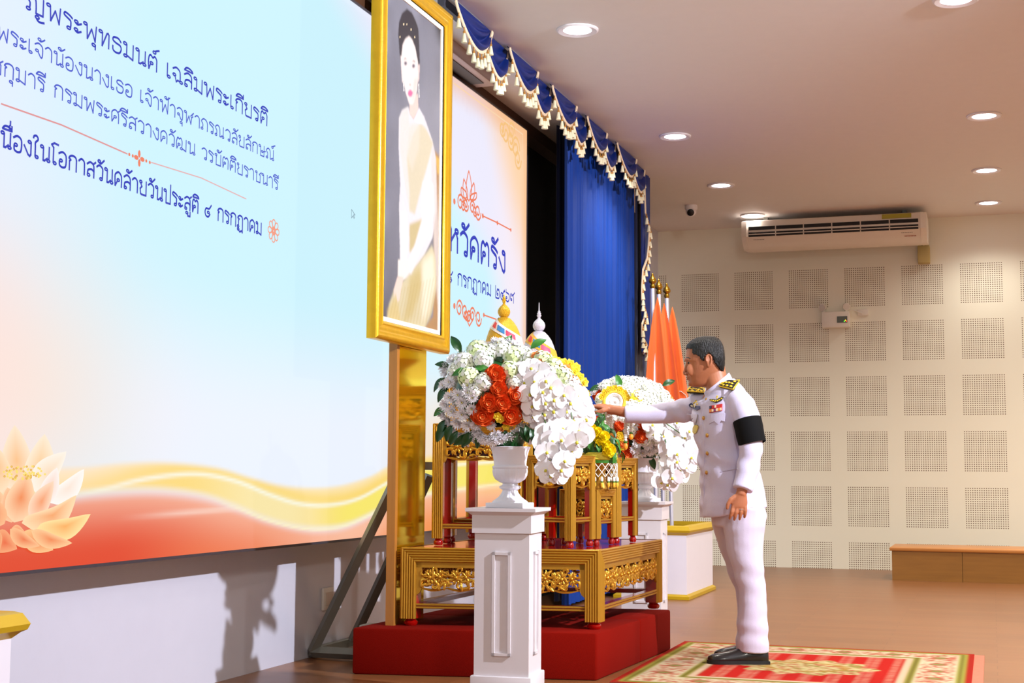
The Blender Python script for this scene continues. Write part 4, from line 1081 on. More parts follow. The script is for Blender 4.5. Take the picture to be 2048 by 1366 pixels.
def make_rose():
    b = MB(); r = random.Random(2)
    for ring, (n, L, W, tilt, curl, base, z0) in enumerate(((5, 0.042, 0.026, 0.35, -0.5, 0.004, -0.006), (5, 0.036, 0.024, 0.75, -0.45, 0.004, -0.002), (5, 0.031, 0.020, 1.05, -0.35, 0.003, 0.0), (4, 0.028, 0.016, 1.3, -0.3, 0.002, 0.002), (3, 0.026, 0.011, 1.45, -0.2, 0.001, 0.003))):
        for k in range(n):
            b.mi = 0 if ring < 4 else 1
            petal_pts(b, L * r.uniform(.95, 1.05), W, 0, curl, tilt, 2 * PI * k / n + ring * 0.7 + r.uniform(-.1, .1), base, cup=0.55, z0=z0, tipw=0.0)
    b.mi = 0; b.ell((0, 0, 0.004), (0.010, 0.010, 0.014), seg=8, rng=6)
    return mesh_of(b, 'rose', [FO, FOE], 80)
def make_chrys():
    b = MB(); r = random.Random(3)
    for n, L, tilt, z0 in ((15, 0.034, 0.05, 0), (14, 0.031, 0.35, 0.001), (11, 0.024, 0.75, 0.002), (8, 0.016, 1.1, 0.003)):
        for k in range(n):
            petal_pts(b, L * r.uniform(.9, 1.08), 0.0044, 0, 0.25, tilt + r.uniform(-.1, .1), 2 * PI * k / n + r.uniform(-.15, .15), 0.003, nu=2, nv=3, cup=0.4, z0=z0)
    b.mi = 1; b.ell((0, 0, 0.004), (0.006, 0.006, 0.005), seg=8, rng=5)
    return mesh_of(b, 'chrysanthemum', [FW, FYC], 80)
def make_hyd(m0, m1):
    b = MB(); r = random.Random(5)
    N = 62
    for i in range(N):
        z = 1 - 1.55 * (i + 0.5) / N; a = i * 2.39996; rr = math.sqrt(max(0, 1 - z * z))
        n = Vector((rr * math.cos(a), rr * math.sin(a), z)); c = n * 0.060 * r.uniform(.93, 1.06)
        M_ = n.to_track_quat('Z', 'Y').to_matrix() @ Matrix.Rotation(r.uniform(0, 6), 3, 'Z')
        b.mi = 0 if r.random() < .6 else 1
        for k in range(4):
            q = PI / 2 * k; d = Vector((math.cos(q), math.sin(q), 0)); e = Vector((-math.sin(q), math.cos(q), 0))
            pts = [c + M_ @ v for v in (Vector((0, 0, 0.001)), d * 0.008 - e * 0.0085 + Vector((0, 0, 0.003)), d * 0.0165 + Vector((0, 0, 0.001)), d * 0.008 + e * 0.0085 + Vector((0, 0, 0.003)))]
            b.add(pts, [(0, 1, 2, 3)])
    b.mi = 0; b.ell((0, 0, -0.004), (0.052, 0.052, 0.05), seg=14, rng=8)
    return mesh_of(b, 'hydrangea', [m0, m1], 30)
def make_orchid():
    b = MB()
    for az, L, W, t in ((PI / 2, 0.040, 0.019, .12), (PI / 2 + 2.15, 0.038, 0.017, .1), (PI / 2 - 2.15, 0.038, 0.017, .1)):
        petal_pts(b, L, W, 0, -0.12, t, az, 0.002, nu=4, nv=5, cup=-0.06, z0=0)
    for az in (0.22, PI - 0.22): petal_pts(b, 0.044, 0.031, 0, -0.18, .22, az, 0.002, nu=4, nv=6, cup=0.05, z0=0.002, tipw=0.1)
    b.mi = 1; b.ell((0, -0.003, 0.008), (0.0066, 0.0075, 0.008), seg=8, rng=6)
    b.mi = 0
    for s in (-1, 1): b.ell((s * 0.007, -0.005, 0.007), (0.005, 0.006, 0.006), seg=6, rng=5)
    b.ell((0, -0.013, 0.009), (0.006, 0.010, 0.005), seg=7, rng=5)
    return mesh_of(b, 'moth_orchid', [FW, FYC], 80)
def make_leaf(m):
    b = MB()
    def P(u, v):
        w = 0.020 * math.sin(PI * min(1, v * 0.97 + 0.02)) ** 0.8
        return Vector(((u - .5) * 2 * w, 0.085 * v, 0.012 * math.sin(PI * v) - 0.018 * v * v + 0.006 * abs(u - .5) * 2))
    b.grid(P, 4, 7)
    return mesh_of(b, 'leaf', [m], 60)
def make_small(m, name):
    b = MB()
    for k in range(6): petal_pts(b, 0.022, 0.010, 0, -0.2, 0.5, k * PI / 3, 0.001, nu=2, nv=3, cup=0.2)
    for k in range(5): petal_pts(b, 0.014, 0.008, 0, -0.2, 0.9, k * 1.256, 0.001, nu=2, nv=3, cup=0.2)
    b.ell((0, 0, 0.006), 0.005, seg=6, rng=4)
    return mesh_of(b, name, [m], 80)
ROSE, CHRY, HYDG, HYDW, ORCH = make_rose(), make_chrys(), make_hyd(FG, FGW), make_hyd(FGW, FW), make_orchid()
LEAF, LEAF2 = make_leaf(LG), make_leaf(LG2)
SMY, SMO = make_small(FY, 'yellow_flower'), make_small(FOE, 'apricot_flower')

class Bouquet:
    def __init__(s, t, axis_r, toward):
        s.t = t; s.rt = Vector(axis_r).normalized(); s.tw = Vector(toward).normalized(); s.o = t.location; s.r = random.Random(9)
    def put(s, name, me, p, n, size=1.0, roll=None, label=None):
        o = bpy.data.objects.new(name, me); C.objects.link(o); o.parent = s.t
        q = Vector(n).normalized().to_track_quat('Z', 'Y')
        M_ = q.to_matrix() @ Matrix.Rotation(s.r.uniform(0, 6.28) if roll is None else roll, 3, 'Z')
        o.matrix_local = Matrix.Translation(Vector(p) - s.o) @ M_.to_4x4() @ Matrix.Scale(size, 4)
        return o
def ell_hit(px, py, c, R, inside=False):
    """first point of the ellipsoid (camera-aligned axes) seen along the pixel's ray, and its normal"""
    d = Vector(ray(px, py)); o = Vector(CAMP)
    ax = [Vector(RW[:, 0]), Vector(RW[:, 2]), Vector(-RW[:, 1])]
    oc = o - c
    A = B = Cc = 0
    for k in range(3):
        dk = d.dot(ax[k]) / R[k]; ok = oc.dot(ax[k]) / R[k]
        A += dk * dk; B += 2 * dk * ok; Cc += ok * ok
    disc_ = B * B - 4 * A * (Cc - 1)
    if disc_ < 0: tt = -B / (2 * A)
    else: tt = (-B - math.sqrt(disc_)) / (2 * A)
    p = o + d * tt
    n = Vector((0, 0, 0))
    for k in range(3): n += ax[k] * ((p - c).dot(ax[k]) / (R[k] * R[k]))
    return p, n.normalized()

def arrangement(label, c0, base):
    t = thing('flower_arrangement', label, 'flower arrangement', base)
    return t
TOCAM = Vector(-RW[:, 2]); RT = Vector(RW[:, 0]); UP = Vector((0, 0, 1))
def build_front():
    base = Vector((PED1[0], PED1[1], 1.07))
    t = arrangement('big white bouquet with orange roses in the urn nearest the camera', None, base)
    B = Bouquet(t, RT, TOCAM)
    c1 = on_y(985, 788, 5.80); R1 = (0.225, 0.19, 0.195)
    c2 = on_y(1098, 780, 5.86); R2 = (0.165, 0.17, 0.175)
    b = MB()
    b.ell(c1, (0.17, 0.15, 0.15), seg=16, rng=10); b.ell(c2, (0.12, 0.13, 0.13), seg=16, rng=10)
    b.lathe([(0.055, -0.03), (0.06, 0.02), (0.09, 0.07)], 16, base); b.build('foam_and_moss', LG, t)
    def at1(px, py, push=1.0): 
        p, n = ell_hit(px, py, c1, [r * push for r in R1]); return p, n
    def at2(px, py, push=1.0):
        p, n = ell_hit(px, py, c2, [r * push for r in R2]); return p, n
    # roses
    for px, py, s in ((991, 750, 1.12), (997, 779, 0.95), (978, 806, 1.1), (1004, 806, 1.05), (1031, 790, 1.12), (966, 831, 1.25), (1021, 830, 1.25)):
        p, n = at1(px, py, 1.05); B.put('rose', ROSE, p, n * 0.6 + TOCAM, s)
    # hydrangeas
    for px, py, s, k in ((955, 703, 1, 0), (930, 727, 1, 1), (938, 755, .95, 0), (966, 720, .9, 1), (1005, 700, .95, 1), (1028, 715, 1.05, 0), (1046, 712, .9, 1), (1020, 742, .9, 0), (985, 705, .85, 1), (968, 765, .85, 1), (1030, 768, .8, 1), (950, 782, .7, 1), (912, 742, .8, 1)):
        p, n = at1(px, py, 0.93); B.put('hydrangea', HYDW if k else HYDG, p, n, s * 0.8)
    # chrysanthemums on the left and below
    for px, py, s in ((905, 720, 1), (893, 745, 1), (900, 765, 1), (888, 772, .9), (917, 790, 1), (936, 785, .9), (945, 795, .9), (925, 805, 1), (900, 795, 1), (892, 810, 1), (886, 826, 1), (905, 822, 1.05), (925, 828, 1.1), (938, 862, 1), (955, 858, 1), (968, 872, .95), (985, 876, .9), (1000, 872, .9), (1018, 866, .9), (1030, 858, .9), (930, 878, .85), (1040, 850, .8), (944, 818, .9), (897, 840, 1), (915, 845, 1.05), (935, 850, 1), (952, 848, .9), (905, 856, .9), (922, 864, .9), (960, 865, 1), (975, 870, 1.05), (992, 862, .95), (950, 870, .9), (982, 850, .8), (1005, 868, .8), (888, 735, .9), (922, 712, .85), (935, 772, .8),
                     (1050, 862, .9), (1062, 872, .9), (1075, 862, .85), (1060, 850, .8), (985, 690, .8), (1005, 684, .8), (965, 690, .8), (1030, 690, .8), (1020, 683, .7), (990, 682, .7)):
        p, n = at1(px, py, 1.02)
        if py > 856: p = on_y(px, py + 6, 5.66 + abs(px - 985) * 0.0012)
        B.put('chrysanthemum', CHRY, p, n * 0.8 + TOCAM * 0.5, s * 0.92)
    # back of the bouquet, seen from the side
    for i in range(26):
        a = B.r.uniform(-1.2, 1.2); e = B.r.uniform(-0.5, 1.1)
        n = (-TOCAM * math.cos(a) + RT * math.sin(a)) * math.cos(e) + UP * math.sin(e)
        p = c1 + Vector(n) * 0.185; B.put('chrysanthemum', CHRY, p, n, 1.1)
    # upper right: cream, apricot and yellow blossoms
    for px, py, k in ((1085, 722, 'h'), (1108, 735, 'h'), (1095, 745, 'w'), (1125, 752, 'h'), (1062, 722, 'w'), (1140, 770, 'w'), (1105, 770, 'h'), (1130, 790, 'w'), (1150, 800, 'w'), (1085, 775, 'w'), (1115, 812, 'w')):
        p, n = at2(px, py, 0.9); B.put('hydrangea', HYDG if k == 'h' else HYDW, p, n, 0.72)
    for px, py, m in ((1080, 722, 1), (1088, 735, 1), (1094, 748, 1), (1072, 712, 1), (1098, 760, 1), (1133, 738, 1), (1140, 728, 0), (1150, 742, 0), (1160, 755, 0), (1168, 765, 0), (1145, 760, 1), (1155, 775, 1), (1165, 785, 0), (1172, 790, 0), (1128, 726, 0), (1138, 742, 0), (1108, 790, 1), (1118, 818, 1), (1122, 830, 1), (1135, 785, 1), (1152, 735, 0), (1118, 728, 0), (1112, 722, 0), (1175, 805, 1)):
        p, n = at2(px, py, 1.05); B.put('apricot_flower' if m else 'yellow_flower', SMO if m else SMY, p, n * .7 + TOCAM * .4, 1.05)
    for px, py, m in ((1000, 838, 0), (1012, 852, 0), (1006, 860, 1), (995, 832, 0)):
        p, n = at1(px, py, 1.08); B.put('yellow_flower', SMY if m == 0 else SMO, p, n + TOCAM * .5, .9)
    # moth orchids: a sweep from the crown down to the lower right
    sweep = [(1048, 745), (1062, 738), (1078, 745), (1050, 765), (1070, 762), (1092, 762), (1060, 788), (1085, 785), (1102, 775), (1065, 812), (1090, 806), (1108, 800), (1068, 832), (1088, 828), (1108, 822), (1082, 846), (1100, 845), (1120, 838), (1128, 790), (1140, 806), (1150, 822), (1155, 790), (1160, 806), (1168, 822), (1132, 822), (1145, 840), (1162, 842), (1170, 838),
             (1092, 868), (1108, 862), (1125, 858), (1140, 862), (1158, 862), (1165, 868), (1090, 885), (1106, 882), (1122, 880), (1138, 884), (1154, 884), (1094, 905), (1110, 902), (1126, 902), (1142, 902), (1098, 922), (1112, 920), (1128, 922), (1092, 940), (1106, 938), (1122, 940), (1112, 950), (1100, 952)]
    for i, (px, py) in enumerate(sweep):
        f = smooth(np.array(float(py)), 845, 900)
        if py < 850:
            p, n = at2(px, py, 1.14)
        else:
            p = on_y(px, py, 5.70 - 0.06 * float(f) + B.r.uniform(-.03, .03)); n = TOCAM
        n = n * 0.5 + TOCAM + RT * B.r.uniform(-.35, .35) + UP * B.r.uniform(-.1, .3)
        B.put('moth_orchid', ORCH, p, n, B.r.uniform(1.1, 1.25), roll=B.r.uniform(-.4, .4))
    for k, pts in enumerate((((1060, 740), (1075, 800), (1100, 870), (1108, 940)), ((1110, 760), (1140, 810), (1150, 870), (1120, 930)))):
        q = [at2(px, py, 1.05)[0] if py < 850 else on_y(px, py, 5.71) for px, py in pts]
        b = MB(); b.tube(q, 0.003, 6); b.build('orchid_stem', STEM, t)
    # leaves
    for px, py, ang, k in ((900, 735, 170, 0), (896, 757, 230, 0), (898, 775, 240, 0), (892, 815, 215, 1), (894, 850, 240, 0), (905, 868, 250, 0), (915, 880, 240, 0), (935, 885, 215, 0), (945, 878, 235, 0), (960, 882, 260, 0), (982, 884, 285, 0), (1010, 878, 275, 0), (1015, 885, 255, 0), (1040, 872, 300, 0), (1050, 868, 280, 0), (1060, 875, 290, 0), (920, 705, 120, 1), (960, 725, 20, 1), (938, 742, 200, 1), (955, 800, 60, 0), (1008, 698, 60, 1), (1005, 708, 250, 0), (1055, 724, 330, 0), (1062, 698, 30, 1), (922, 706, 120, 0), (890, 840, 255, 0), (935, 765, 10, 0), (950, 735, -20, 1)):
        p, n = at1(px, py, 0.93)
        if py > 866: p = on_y(px, py - 18, 5.70)
        a = math.radians(ang); d = RT * math.cos(a) + UP * math.sin(a)
        o = bpy.data.objects.new('leaf', LEAF2 if k else LEAF); C.objects.link(o); o.parent = t
        zax = (n * 0.6 + TOCAM * 0.7 + UP * 0.2); yax = (d + n * 0.25).normalized(); xax = yax.cross(zax).normalized(); zax = xax.cross(yax)
        s = B.r.uniform(.75, 1.05)
        o.matrix_local = Matrix.Translation(p - base) @ Matrix((xax, yax, zax)).transposed().to_4x4() @ Matrix.Scale(s, 4)
    # baby's breath
    b = MB()
    for i in range(130):
        px = 1052 + B.r.gauss(0, 16); py = 858 + B.r.gauss(0, 12); p, n = at1(px, py, B.r.uniform(1.0, 1.1)); b.mi = 0; b.ell(p, 0.0042, seg=5, rng=4)
    o = b.build('gypsophila', [FC], t); o['kind'] = 'stuff'
build_front()

def build_rear():
    base = Vector((PED2[0], PED2[1], PED2H + 0.25))
    t = arrangement('white bouquet with hanging orchids behind the outstretched arm', None, base)
    B = Bouquet(t, RT, TOCAM)
    c1 = on_y(1268, 845, 8.36); R1 = (0.255, 0.22, 0.235)
    b = MB(); b.ell(c1, (0.19, 0.17, 0.17), seg=16, rng=10)
    b.lathe([(0.06, -0.02), (0.075, 0.03), (0.12, 0.08)], 16, base); b.build('foam_and_moss', LG, t)
    def at1(px, py, push=1.0): return ell_hit(px, py, c1, [r * push for r in R1])
    for px, py, s in ((1195, 790, .9), (1205, 782, .8), (1283, 872, 1.2), (1285, 845, 1.1), (1255, 908, 1.1), (1245, 885, .9), (1196, 845, .9), (1208, 852, .85), (1232, 870, .8), (1240, 850, .9)):
        p, n = at1(px, py, 1.06); B.put('rose', ROSE, p, n * .7 + TOCAM, s)
    for px, py, s in ((1215, 775, 1), (1235, 768, 1), (1255, 768, 1), (1275, 770, 1), (1295, 775, 1), (1312, 782, 1), (1325, 795, 1), (1300, 795, 1), (1280, 795, 1), (1335, 812, 1), (1262, 785, 1), (1240, 785, .9), (1310, 815, 1), (1205, 800, .9), (1228, 835, .9), (1262, 840, .9), (1260, 862, .85), (1225, 800, 1), (1245, 810, 1), (1265, 815, 1), (1285, 818, 1), (1222, 818, .9), (1300, 832, 1), (1245, 835, .8), (1320, 832, 1), (1205, 820, .9), (1220, 850, .8), (1300, 862, 1), (1315, 880, .9), (1290, 880, .8), (1272, 905, .8), (1235, 905, .7)):
        p, n = at1(px, py, .97); B.put('hydrangea', HYDW, p, n, s * 0.8)
    for px, py in ((1200, 775), (1190, 785), (1225, 764), (1245, 760), (1266, 760), (1286, 763), (1304, 770), (1320, 780), (1332, 792), (1342, 806), (1270, 898), (1285, 905), (1300, 902), (1310, 895), (1215, 870), (1222, 885), (1275, 885), (1295, 890), (1212, 795), (1270, 850), (1250, 830)):
        p, n = at1(px, py, 1.03); B.put('chrysanthemum', CHRY, p, n + TOCAM * .4, 1.05)
    for i in range(20):
        a = B.r.uniform(-1.2, 1.2); e = B.r.uniform(-0.5, 1.1)
        n = (-TOCAM * math.cos(a) + RT * math.sin(a)) * math.cos(e) + UP * math.sin(e)
        B.put('chrysanthemum', CHRY, c1 + Vector(n) * 0.21, n, 1.1)
    for px, py, m in ((1270, 790, 0), (1278, 798, 0), (1265, 800, 0), (1276, 786, 0), (1205, 785, 0), (1335, 790, 1), (1342, 800, 1), (1348, 850, 1), (1355, 862, 1), (1352, 880, 1), (1240, 870, 0), (1246, 880, 0), (1236, 885, 0), (1243, 893, 0)):
        p, n = at1(px, py, 1.08); B.put('apricot_flower' if m else 'yellow_flower', SMO if m else SMY, p, n + TOCAM * .4, 1.2)
    sweep = [(1305, 850), (1322, 852), (1340, 855), (1310, 870), (1328, 872), (1345, 872), (1362, 862), (1372, 875), (1335, 890), (1352, 892), (1368, 890), (1382, 888), (1338, 908), (1355, 908), (1372, 905), (1386, 900), (1340, 925), (1356, 925), (1372, 920), (1384, 915), (1342, 940), (1358, 940), (1372, 935), (1330, 952), (1345, 955), (1360, 952), (1322, 965), (1336, 968), (1365, 848), (1352, 845), (1378, 862)]
    for px, py in sweep:
        p = on_y(px, py, 8.14 + B.r.uniform(-.05, .05) - 0.1 * (py > 890)); n = TOCAM + RT * B.r.uniform(-.6, .6) + UP * B.r.uniform(-.3, .4)
        B.put('moth_orchid', ORCH, p, n, B.r.uniform(1.3, 1.5), roll=B.r.uniform(-.4, .4))
    for pts in (((1330, 845), (1362, 868), (1372, 900), (1366, 925), (1340, 965)), ((1300, 840), (1330, 880), (1345, 930), (1330, 962))):
        b = MB(); b.tube([on_y(px, py, 8.1) for px, py in pts], 0.003, 6); b.build('orchid_stem', STEM, t)
    for px, py, ang, k in ((1242, 775, 110, 1), (1246, 782, 300, 0), (1205, 775, 200, 0), (1250, 918, 240, 0), (1240, 915, 210, 0), (1262, 920, 280, 0), (1228, 908, 230, 0), (1318, 905, 300, 0), (1325, 772, 20, 0), (1300, 912, 290, 0)):
        p, n = at1(px, py, 1.02); a = math.radians(ang); d = RT * math.cos(a) + UP * math.sin(a)
        o = bpy.data.objects.new('leaf', LEAF2 if k else LEAF); C.objects.link(o); o.parent = t
        zax = (n * 0.6 + TOCAM * 0.7); yax = (d + n * 0.2).normalized(); xax = yax.cross(zax).normalized(); zax = xax.cross(yax)
        o.matrix_local = Matrix.Translation(p - base) @ Matrix((xax, yax, zax)).transposed().to_4x4()
    b = MB()
    for i in range(140):
        k = i % 3; px, py = ((1205, 862), (1226, 892), (1318, 905))[k]; px += B.r.gauss(0, 10); py += B.r.gauss(0, 10)
        p, n = at1(px, py, B.r.uniform(1.02, 1.12)); b.ell(p, 0.0045, seg=5, rng=4)
    o = b.build('gypsophila', [FC], t); o['kind'] = 'stuff'
build_rear()
# ------------------------------------------------------------------ beaded domes on the tallest table
def dome(label, px_ball, py_ball, y, ztab, R, body, sash, marks, spire, tilt):
    c = on_y(px_ball, py_ball, y); zb = c.z
    t = thing('beaded_dome', label, 'offering dome', (c.x, c.y, ztab))
    BD = mat('beads', body, 0.35, 0.15 if spire else 0.35, var=0.1, scale=90, bump=0.8, bscale=260)
    SH = mat('sash_beads', sash, 0.4, var=0.08, scale=90, bump=0.6, bscale=260)
    GT = mat('gilt_tray', (206, 160, 60), 0.3, 0.7, var=0.1, bump=0.1)
    ztop = zb - 0.034
    prof = [(0.112, -0.215), (0.112, -0.20), (0.110, -0.17), (0.104, -0.14), (0.096, -0.11), (0.086, -0.08), (0.072, -0.05), (0.054, -0.025), (0.034, -0.006), (0.020, 0.0)]
    prof = [(r * R / 0.112, z) for r, z in prof]
    b = MB(); b.lathe(prof, 48, (c.x, c.y, ztop)); b.build('dome_body', BD, t)
    b = MB(); b.lathe([(0.012, -0.036), (0.026, -0.028), (0.0335, -0.012), (0.034, 0.0), (0.029, 0.014), (0.019, 0.026), (0.010, 0.034), (0.006, 0.04)], 32, c); b.build('ball', BD, t)
    b = MB()
    if spire: b.lathe([(0.005, 0.036), (0.011, 0.046), (0.013, 0.053), (0.009, 0.058), (0.012, 0.064), (0.006, 0.07), (0.008, 0.074), (0.003, 0.08), (0.0022, 0.12), (0.0005, 0.126)], 16, c)
    else: b.lathe([(0.004, 0.036), (0.008, 0.046), (0.0105, 0.056), (0.0085, 0.07), (0.004, 0.082), (0.0008, 0.092)], 16, c)
    b.build('finial', BD, t)
    zs = [p[1] for p in prof]; rs = [p[0] for p in prof]
    rad = lambda z: float(np.interp(z, zs, rs))
    a0 = math.atan2(RW[1, 0], RW[0, 0])     # direction of the picture's right
    def surf(a, f, h=0.0035, w=0.030):
        zc = -0.085 - tilt * math.cos(a - a0); z = zc + (f - .5) * 2 * w
        r = rad(min(z, -0.002)) + h
        return Vector((c.x + r * math.cos(a), c.y + r * math.sin(a), ztop + z))
    b = MB(); b.grid(lambda u, v: surf(2 * PI * u, v), 64, 4); sh = b.build('sash', SH, t)
    for (da, wa, col) in marks:
        b = MB(); b.grid(lambda u, v: surf(a0 - PI / 2 + da + (u - .5) * wa, 0.25 + 0.5 * v, 0.0055), 8, 4); b.build('bead_motif', mat('bead_motif', col, 0.4, var=0.35, scale=220), sh)
    z0 = ztab - c.z
    zt = ztop - 0.215 - c.z
    hgt = zt - z0
    b = MB(); b.lathe([(0.075, z0), (0.078, z0 + 0.01), (0.05, z0 + hgt * 0.3), (0.035, z0 + hgt * 0.5), (0.05, z0 + hgt * 0.65), (R * 0.95, zt - 0.02), (R * 1.1, zt - 0.005), (R * 1.1, zt), (0.01, zt)], 40, c); b.build('footed_tray', GT, t)
dome('golden beaded dome with white diagonal band, left of the pair above the flowers', 1008, 622, 7.11, 1.432, 0.108, (228, 178, 34), (240, 236, 236), ((-0.75, 0.36, (214, 60, 50)), (-0.2, 0.5, (58, 130, 190)), (0.4, 0.55, (216, 60, 90))), False, 0.055)
dome('silver white beaded dome with golden diagonal band, right of the pair', 1078, 650, 7.28, 1.432, 0.106, (226, 222, 234), (226, 176, 50), ((-0.75, 0.36, (206, 60, 40)), (-0.2, 0.5, (58, 130, 190)), (0.4, 0.55, (214, 70, 110))), True, 0.055)

# ------------------------------------------------------------------ footed tray of yellow flowers on the lowest table
def tray():
    z0 = ZT + 0.284
    p = on_y(1199, 975, 7.03); c = Vector((p.x, 7.03, z0))
    t = thing('flower_tray', 'green and yellow flower offering on a footed tray between the gilt tables', 'flower offering', c)
    GT = mat('gilt_tray_metal', (196, 150, 60), 0.3, 0.7, var=0.1)
    b = MB(); b.lathe([(0.05, 0), (0.052, 0.01), (0.03, 0.05), (0.028, 0.09), (0.06, 0.14), (0.088, 0.165), (0.088, 0.172), (0.01, 0.165)], 32, c); b.build('footed_tray', GT, t)
    b = MB(); b.lathe([(0.088, 0.150), (0.094, 0.155), (0.094, 0.185), (0.088, 0.19)], 40, c, cap=False); b.build('yellow_band', mat('yellow_band', (240, 220, 70), 0.5, var=0.3, scale=120), t)
    b = MB(); b.lathe([(0.090, 0.135), (0.0925, 0.15)], 40, c, cap=False); b.build('green_band', LG2, t)
    # net of threaded buds
    JW = mat('threaded_jasmine', (246, 246, 236), 0.5, var=0.04)
    b = MB()
    for i in range(16):
        for s in (-1, 1):
            pts = []
            for k in range(7):
                a = 2 * PI * (i + s * k / 6 * 1.5) / 16; pts.append(c + Vector((0.092 * math.cos(a), 0.092 * math.sin(a), 0.135 - 0.07 * k / 6)))
            b.tube(pts, 0.0022, 4)
    b.build('jasmine_net', JW, t)
    for i in range(16):
        a = 2 * PI * i / 16; q = c + Vector((0.093 * math.cos(a), 0.093 * math.sin(a), 0.066))
        b = MB(); b.mi = 0; b.lathe([(0.004, 0), (0.008, -0.008), (0.008, -0.022), (0.005, -0.026)], 8, q); b.mi = 1; b.lathe([(0.007, -0.024), (0.007, -0.03)], 8, q); b.mi = 2; b.lathe([(0.006, -0.03), (0.008, -0.045), (0.002, -0.056)], 8, q)
        b.build('bud_tassel', [JW, LG2, mat('orange_bud', (240, 190, 60), 0.5) if i == 0 else bpy.data.materials['orange_bud']], t)
    # leaf cone with yellow roses
    YR = mat('yellow_rose_petal', (250, 226, 20), 0.5, var=0.08)
    me = ROSE.copy(); me.materials.clear(); me.materials.append(YR); me.materials.append(YR)
    b = MB(); b.lathe([(0.07, 0.17), (0.075, 0.19), (0.065, 0.24), (0.04, 0.31), (0.012, 0.37), (0.001, 0.38)], 24, c); b.build('leaf_cone', LG2, t)
    r = random.Random(4)
    for k in range(60):
        z = r.uniform(0.18, 0.36); rr = np.interp(z, [0.17, 0.24, 0.38], [0.105, 0.09, 0.02]); a = r.uniform(0, 2 * PI)
        n = Vector((math.cos(a + r.uniform(-.5, .5)), math.sin(a + r.uniform(-.5, .5)), r.uniform(0.1, 0.9))); o = bpy.data.objects.new('leaf', LEAF if k % 2 else LEAF2); C.objects.link(o); o.parent = t
        q = n.to_track_quat('Z', 'Y').to_matrix() @ Matrix.Rotation(r.uniform(-.6, .6) + PI * 0.5 * r.choice((0, 2)), 3, 'Z')
        o.matrix_local = Matrix.Translation(Vector((rr * math.cos(a), rr * math.sin(a), z))) @ q.to_4x4() @ Matrix.Scale(0.72, 4)
    for px, py, s in ((1219, 899, 1.2), (1203, 884, 1.1), (1209, 872, 1.0), (1193, 872, .9), (1186, 862, .85), (1196, 862, .8), (1180, 870, .7), (1178, 848, .8), (1185, 856, .8), (1212, 888, .9), (1174, 855, .7), (1180, 838, .6)):
        p = on_y(px, py, 6.94); n = TOCAM + RT * 0.3 + UP * .3
        o = bpy.data.objects.new('yellow_rose', me); C.objects.link(o); o.parent = t
        o.matrix_local = Matrix.Translation(p - c) @ n.to_track_quat('Z', 'Y').to_matrix().to_4x4() @ Matrix.Scale(s * 0.75, 4)
tray()

# ------------------------------------------------------------------ jasmine garland held in the outstretched hand
def garland():
    yy = 7.47
    ctr = on_y(1228, 803, yy)
    t = thing('jasmine_garland', 'white jasmine garland with yellow edging hanging from the outstretched hand', 'garland', ctr)
    JW = mat('jasmine_white', (250, 248, 240), 0.55, var=0.05, scale=80, bump=0.7, bscale=220)
    YE = mat('yellow_edging', (248, 212, 60), 0.55, var=0.15, scale=80, bump=0.5, bscale=200)
    R = 0.046
    def ring(rad, dz, th, dy=0.0):
        return [ctr + RT * (rad * math.cos(2 * PI * k / 28)) + UP * (rad * math.sin(2 * PI * k / 28) + dz) + TOCAM * dy for k in range(29)]
    b = MB(); b.tube(ring(R, 0, 0), 0.022, 10, cap=False); b.tube(ring(0.018, -0.01, 0), 0.018, 10, cap=False); lp_ = b.build('loop', JW, t)
    for dy in (0.016, -0.016):
        b = MB(); b.tube(ring(R + 0.010, 0, 0, dy), 0.010, 8, cap=False); b.build('edging', YE, lp_)
    for k in range(7):
        a = PI * 0.1 + k * PI * 0.13
        p = ctr + RT * (0.072 * math.cos(a)) + UP * (0.072 * math.sin(a)) + TOCAM * 0.02
        o = bpy.data.objects.new('yellow_flower', SMY); C.objects.link(o); o.parent = t; o.matrix_local = Matrix.Translation(p - ctr) @ TOCAM.to_track_quat('Z', 'Y').to_matrix().to_4x4()
    for (px, py, py2) in ((1215, 824, 882), (1222, 822, 878), (1251, 838, 900), (1262, 826, 880)):
        p, q = on_y(px, py, yy), on_y(px, py2, yy)
        L = p.z - q.z
        b = MB(); n = 9
        for i in range(n): b.ell(p + Vector((0, 0, -L * 0.72 * (i + .5) / n)), (0.011, 0.011, L * 0.72 / n * 0.62), seg=8, rng=5)
        tl = b.build('jasmine_tail', JW, t)
        b = MB(); b.lathe([(0.010, -L * 0.72), (0.013, -L * 0.75), (0.010, -L * 0.78)], 10, p); b.build('green_ring', LG2, tl)
        b = MB(); b.lathe([(0.008, -L * 0.78), (0.014, -L * 0.86), (0.011, -L * 0.95), (0.002, -L)], 10, p); b.build('orange_tip', mat('orange_tip', (244, 156, 40), 0.5, var=0.1), tl)
garland()

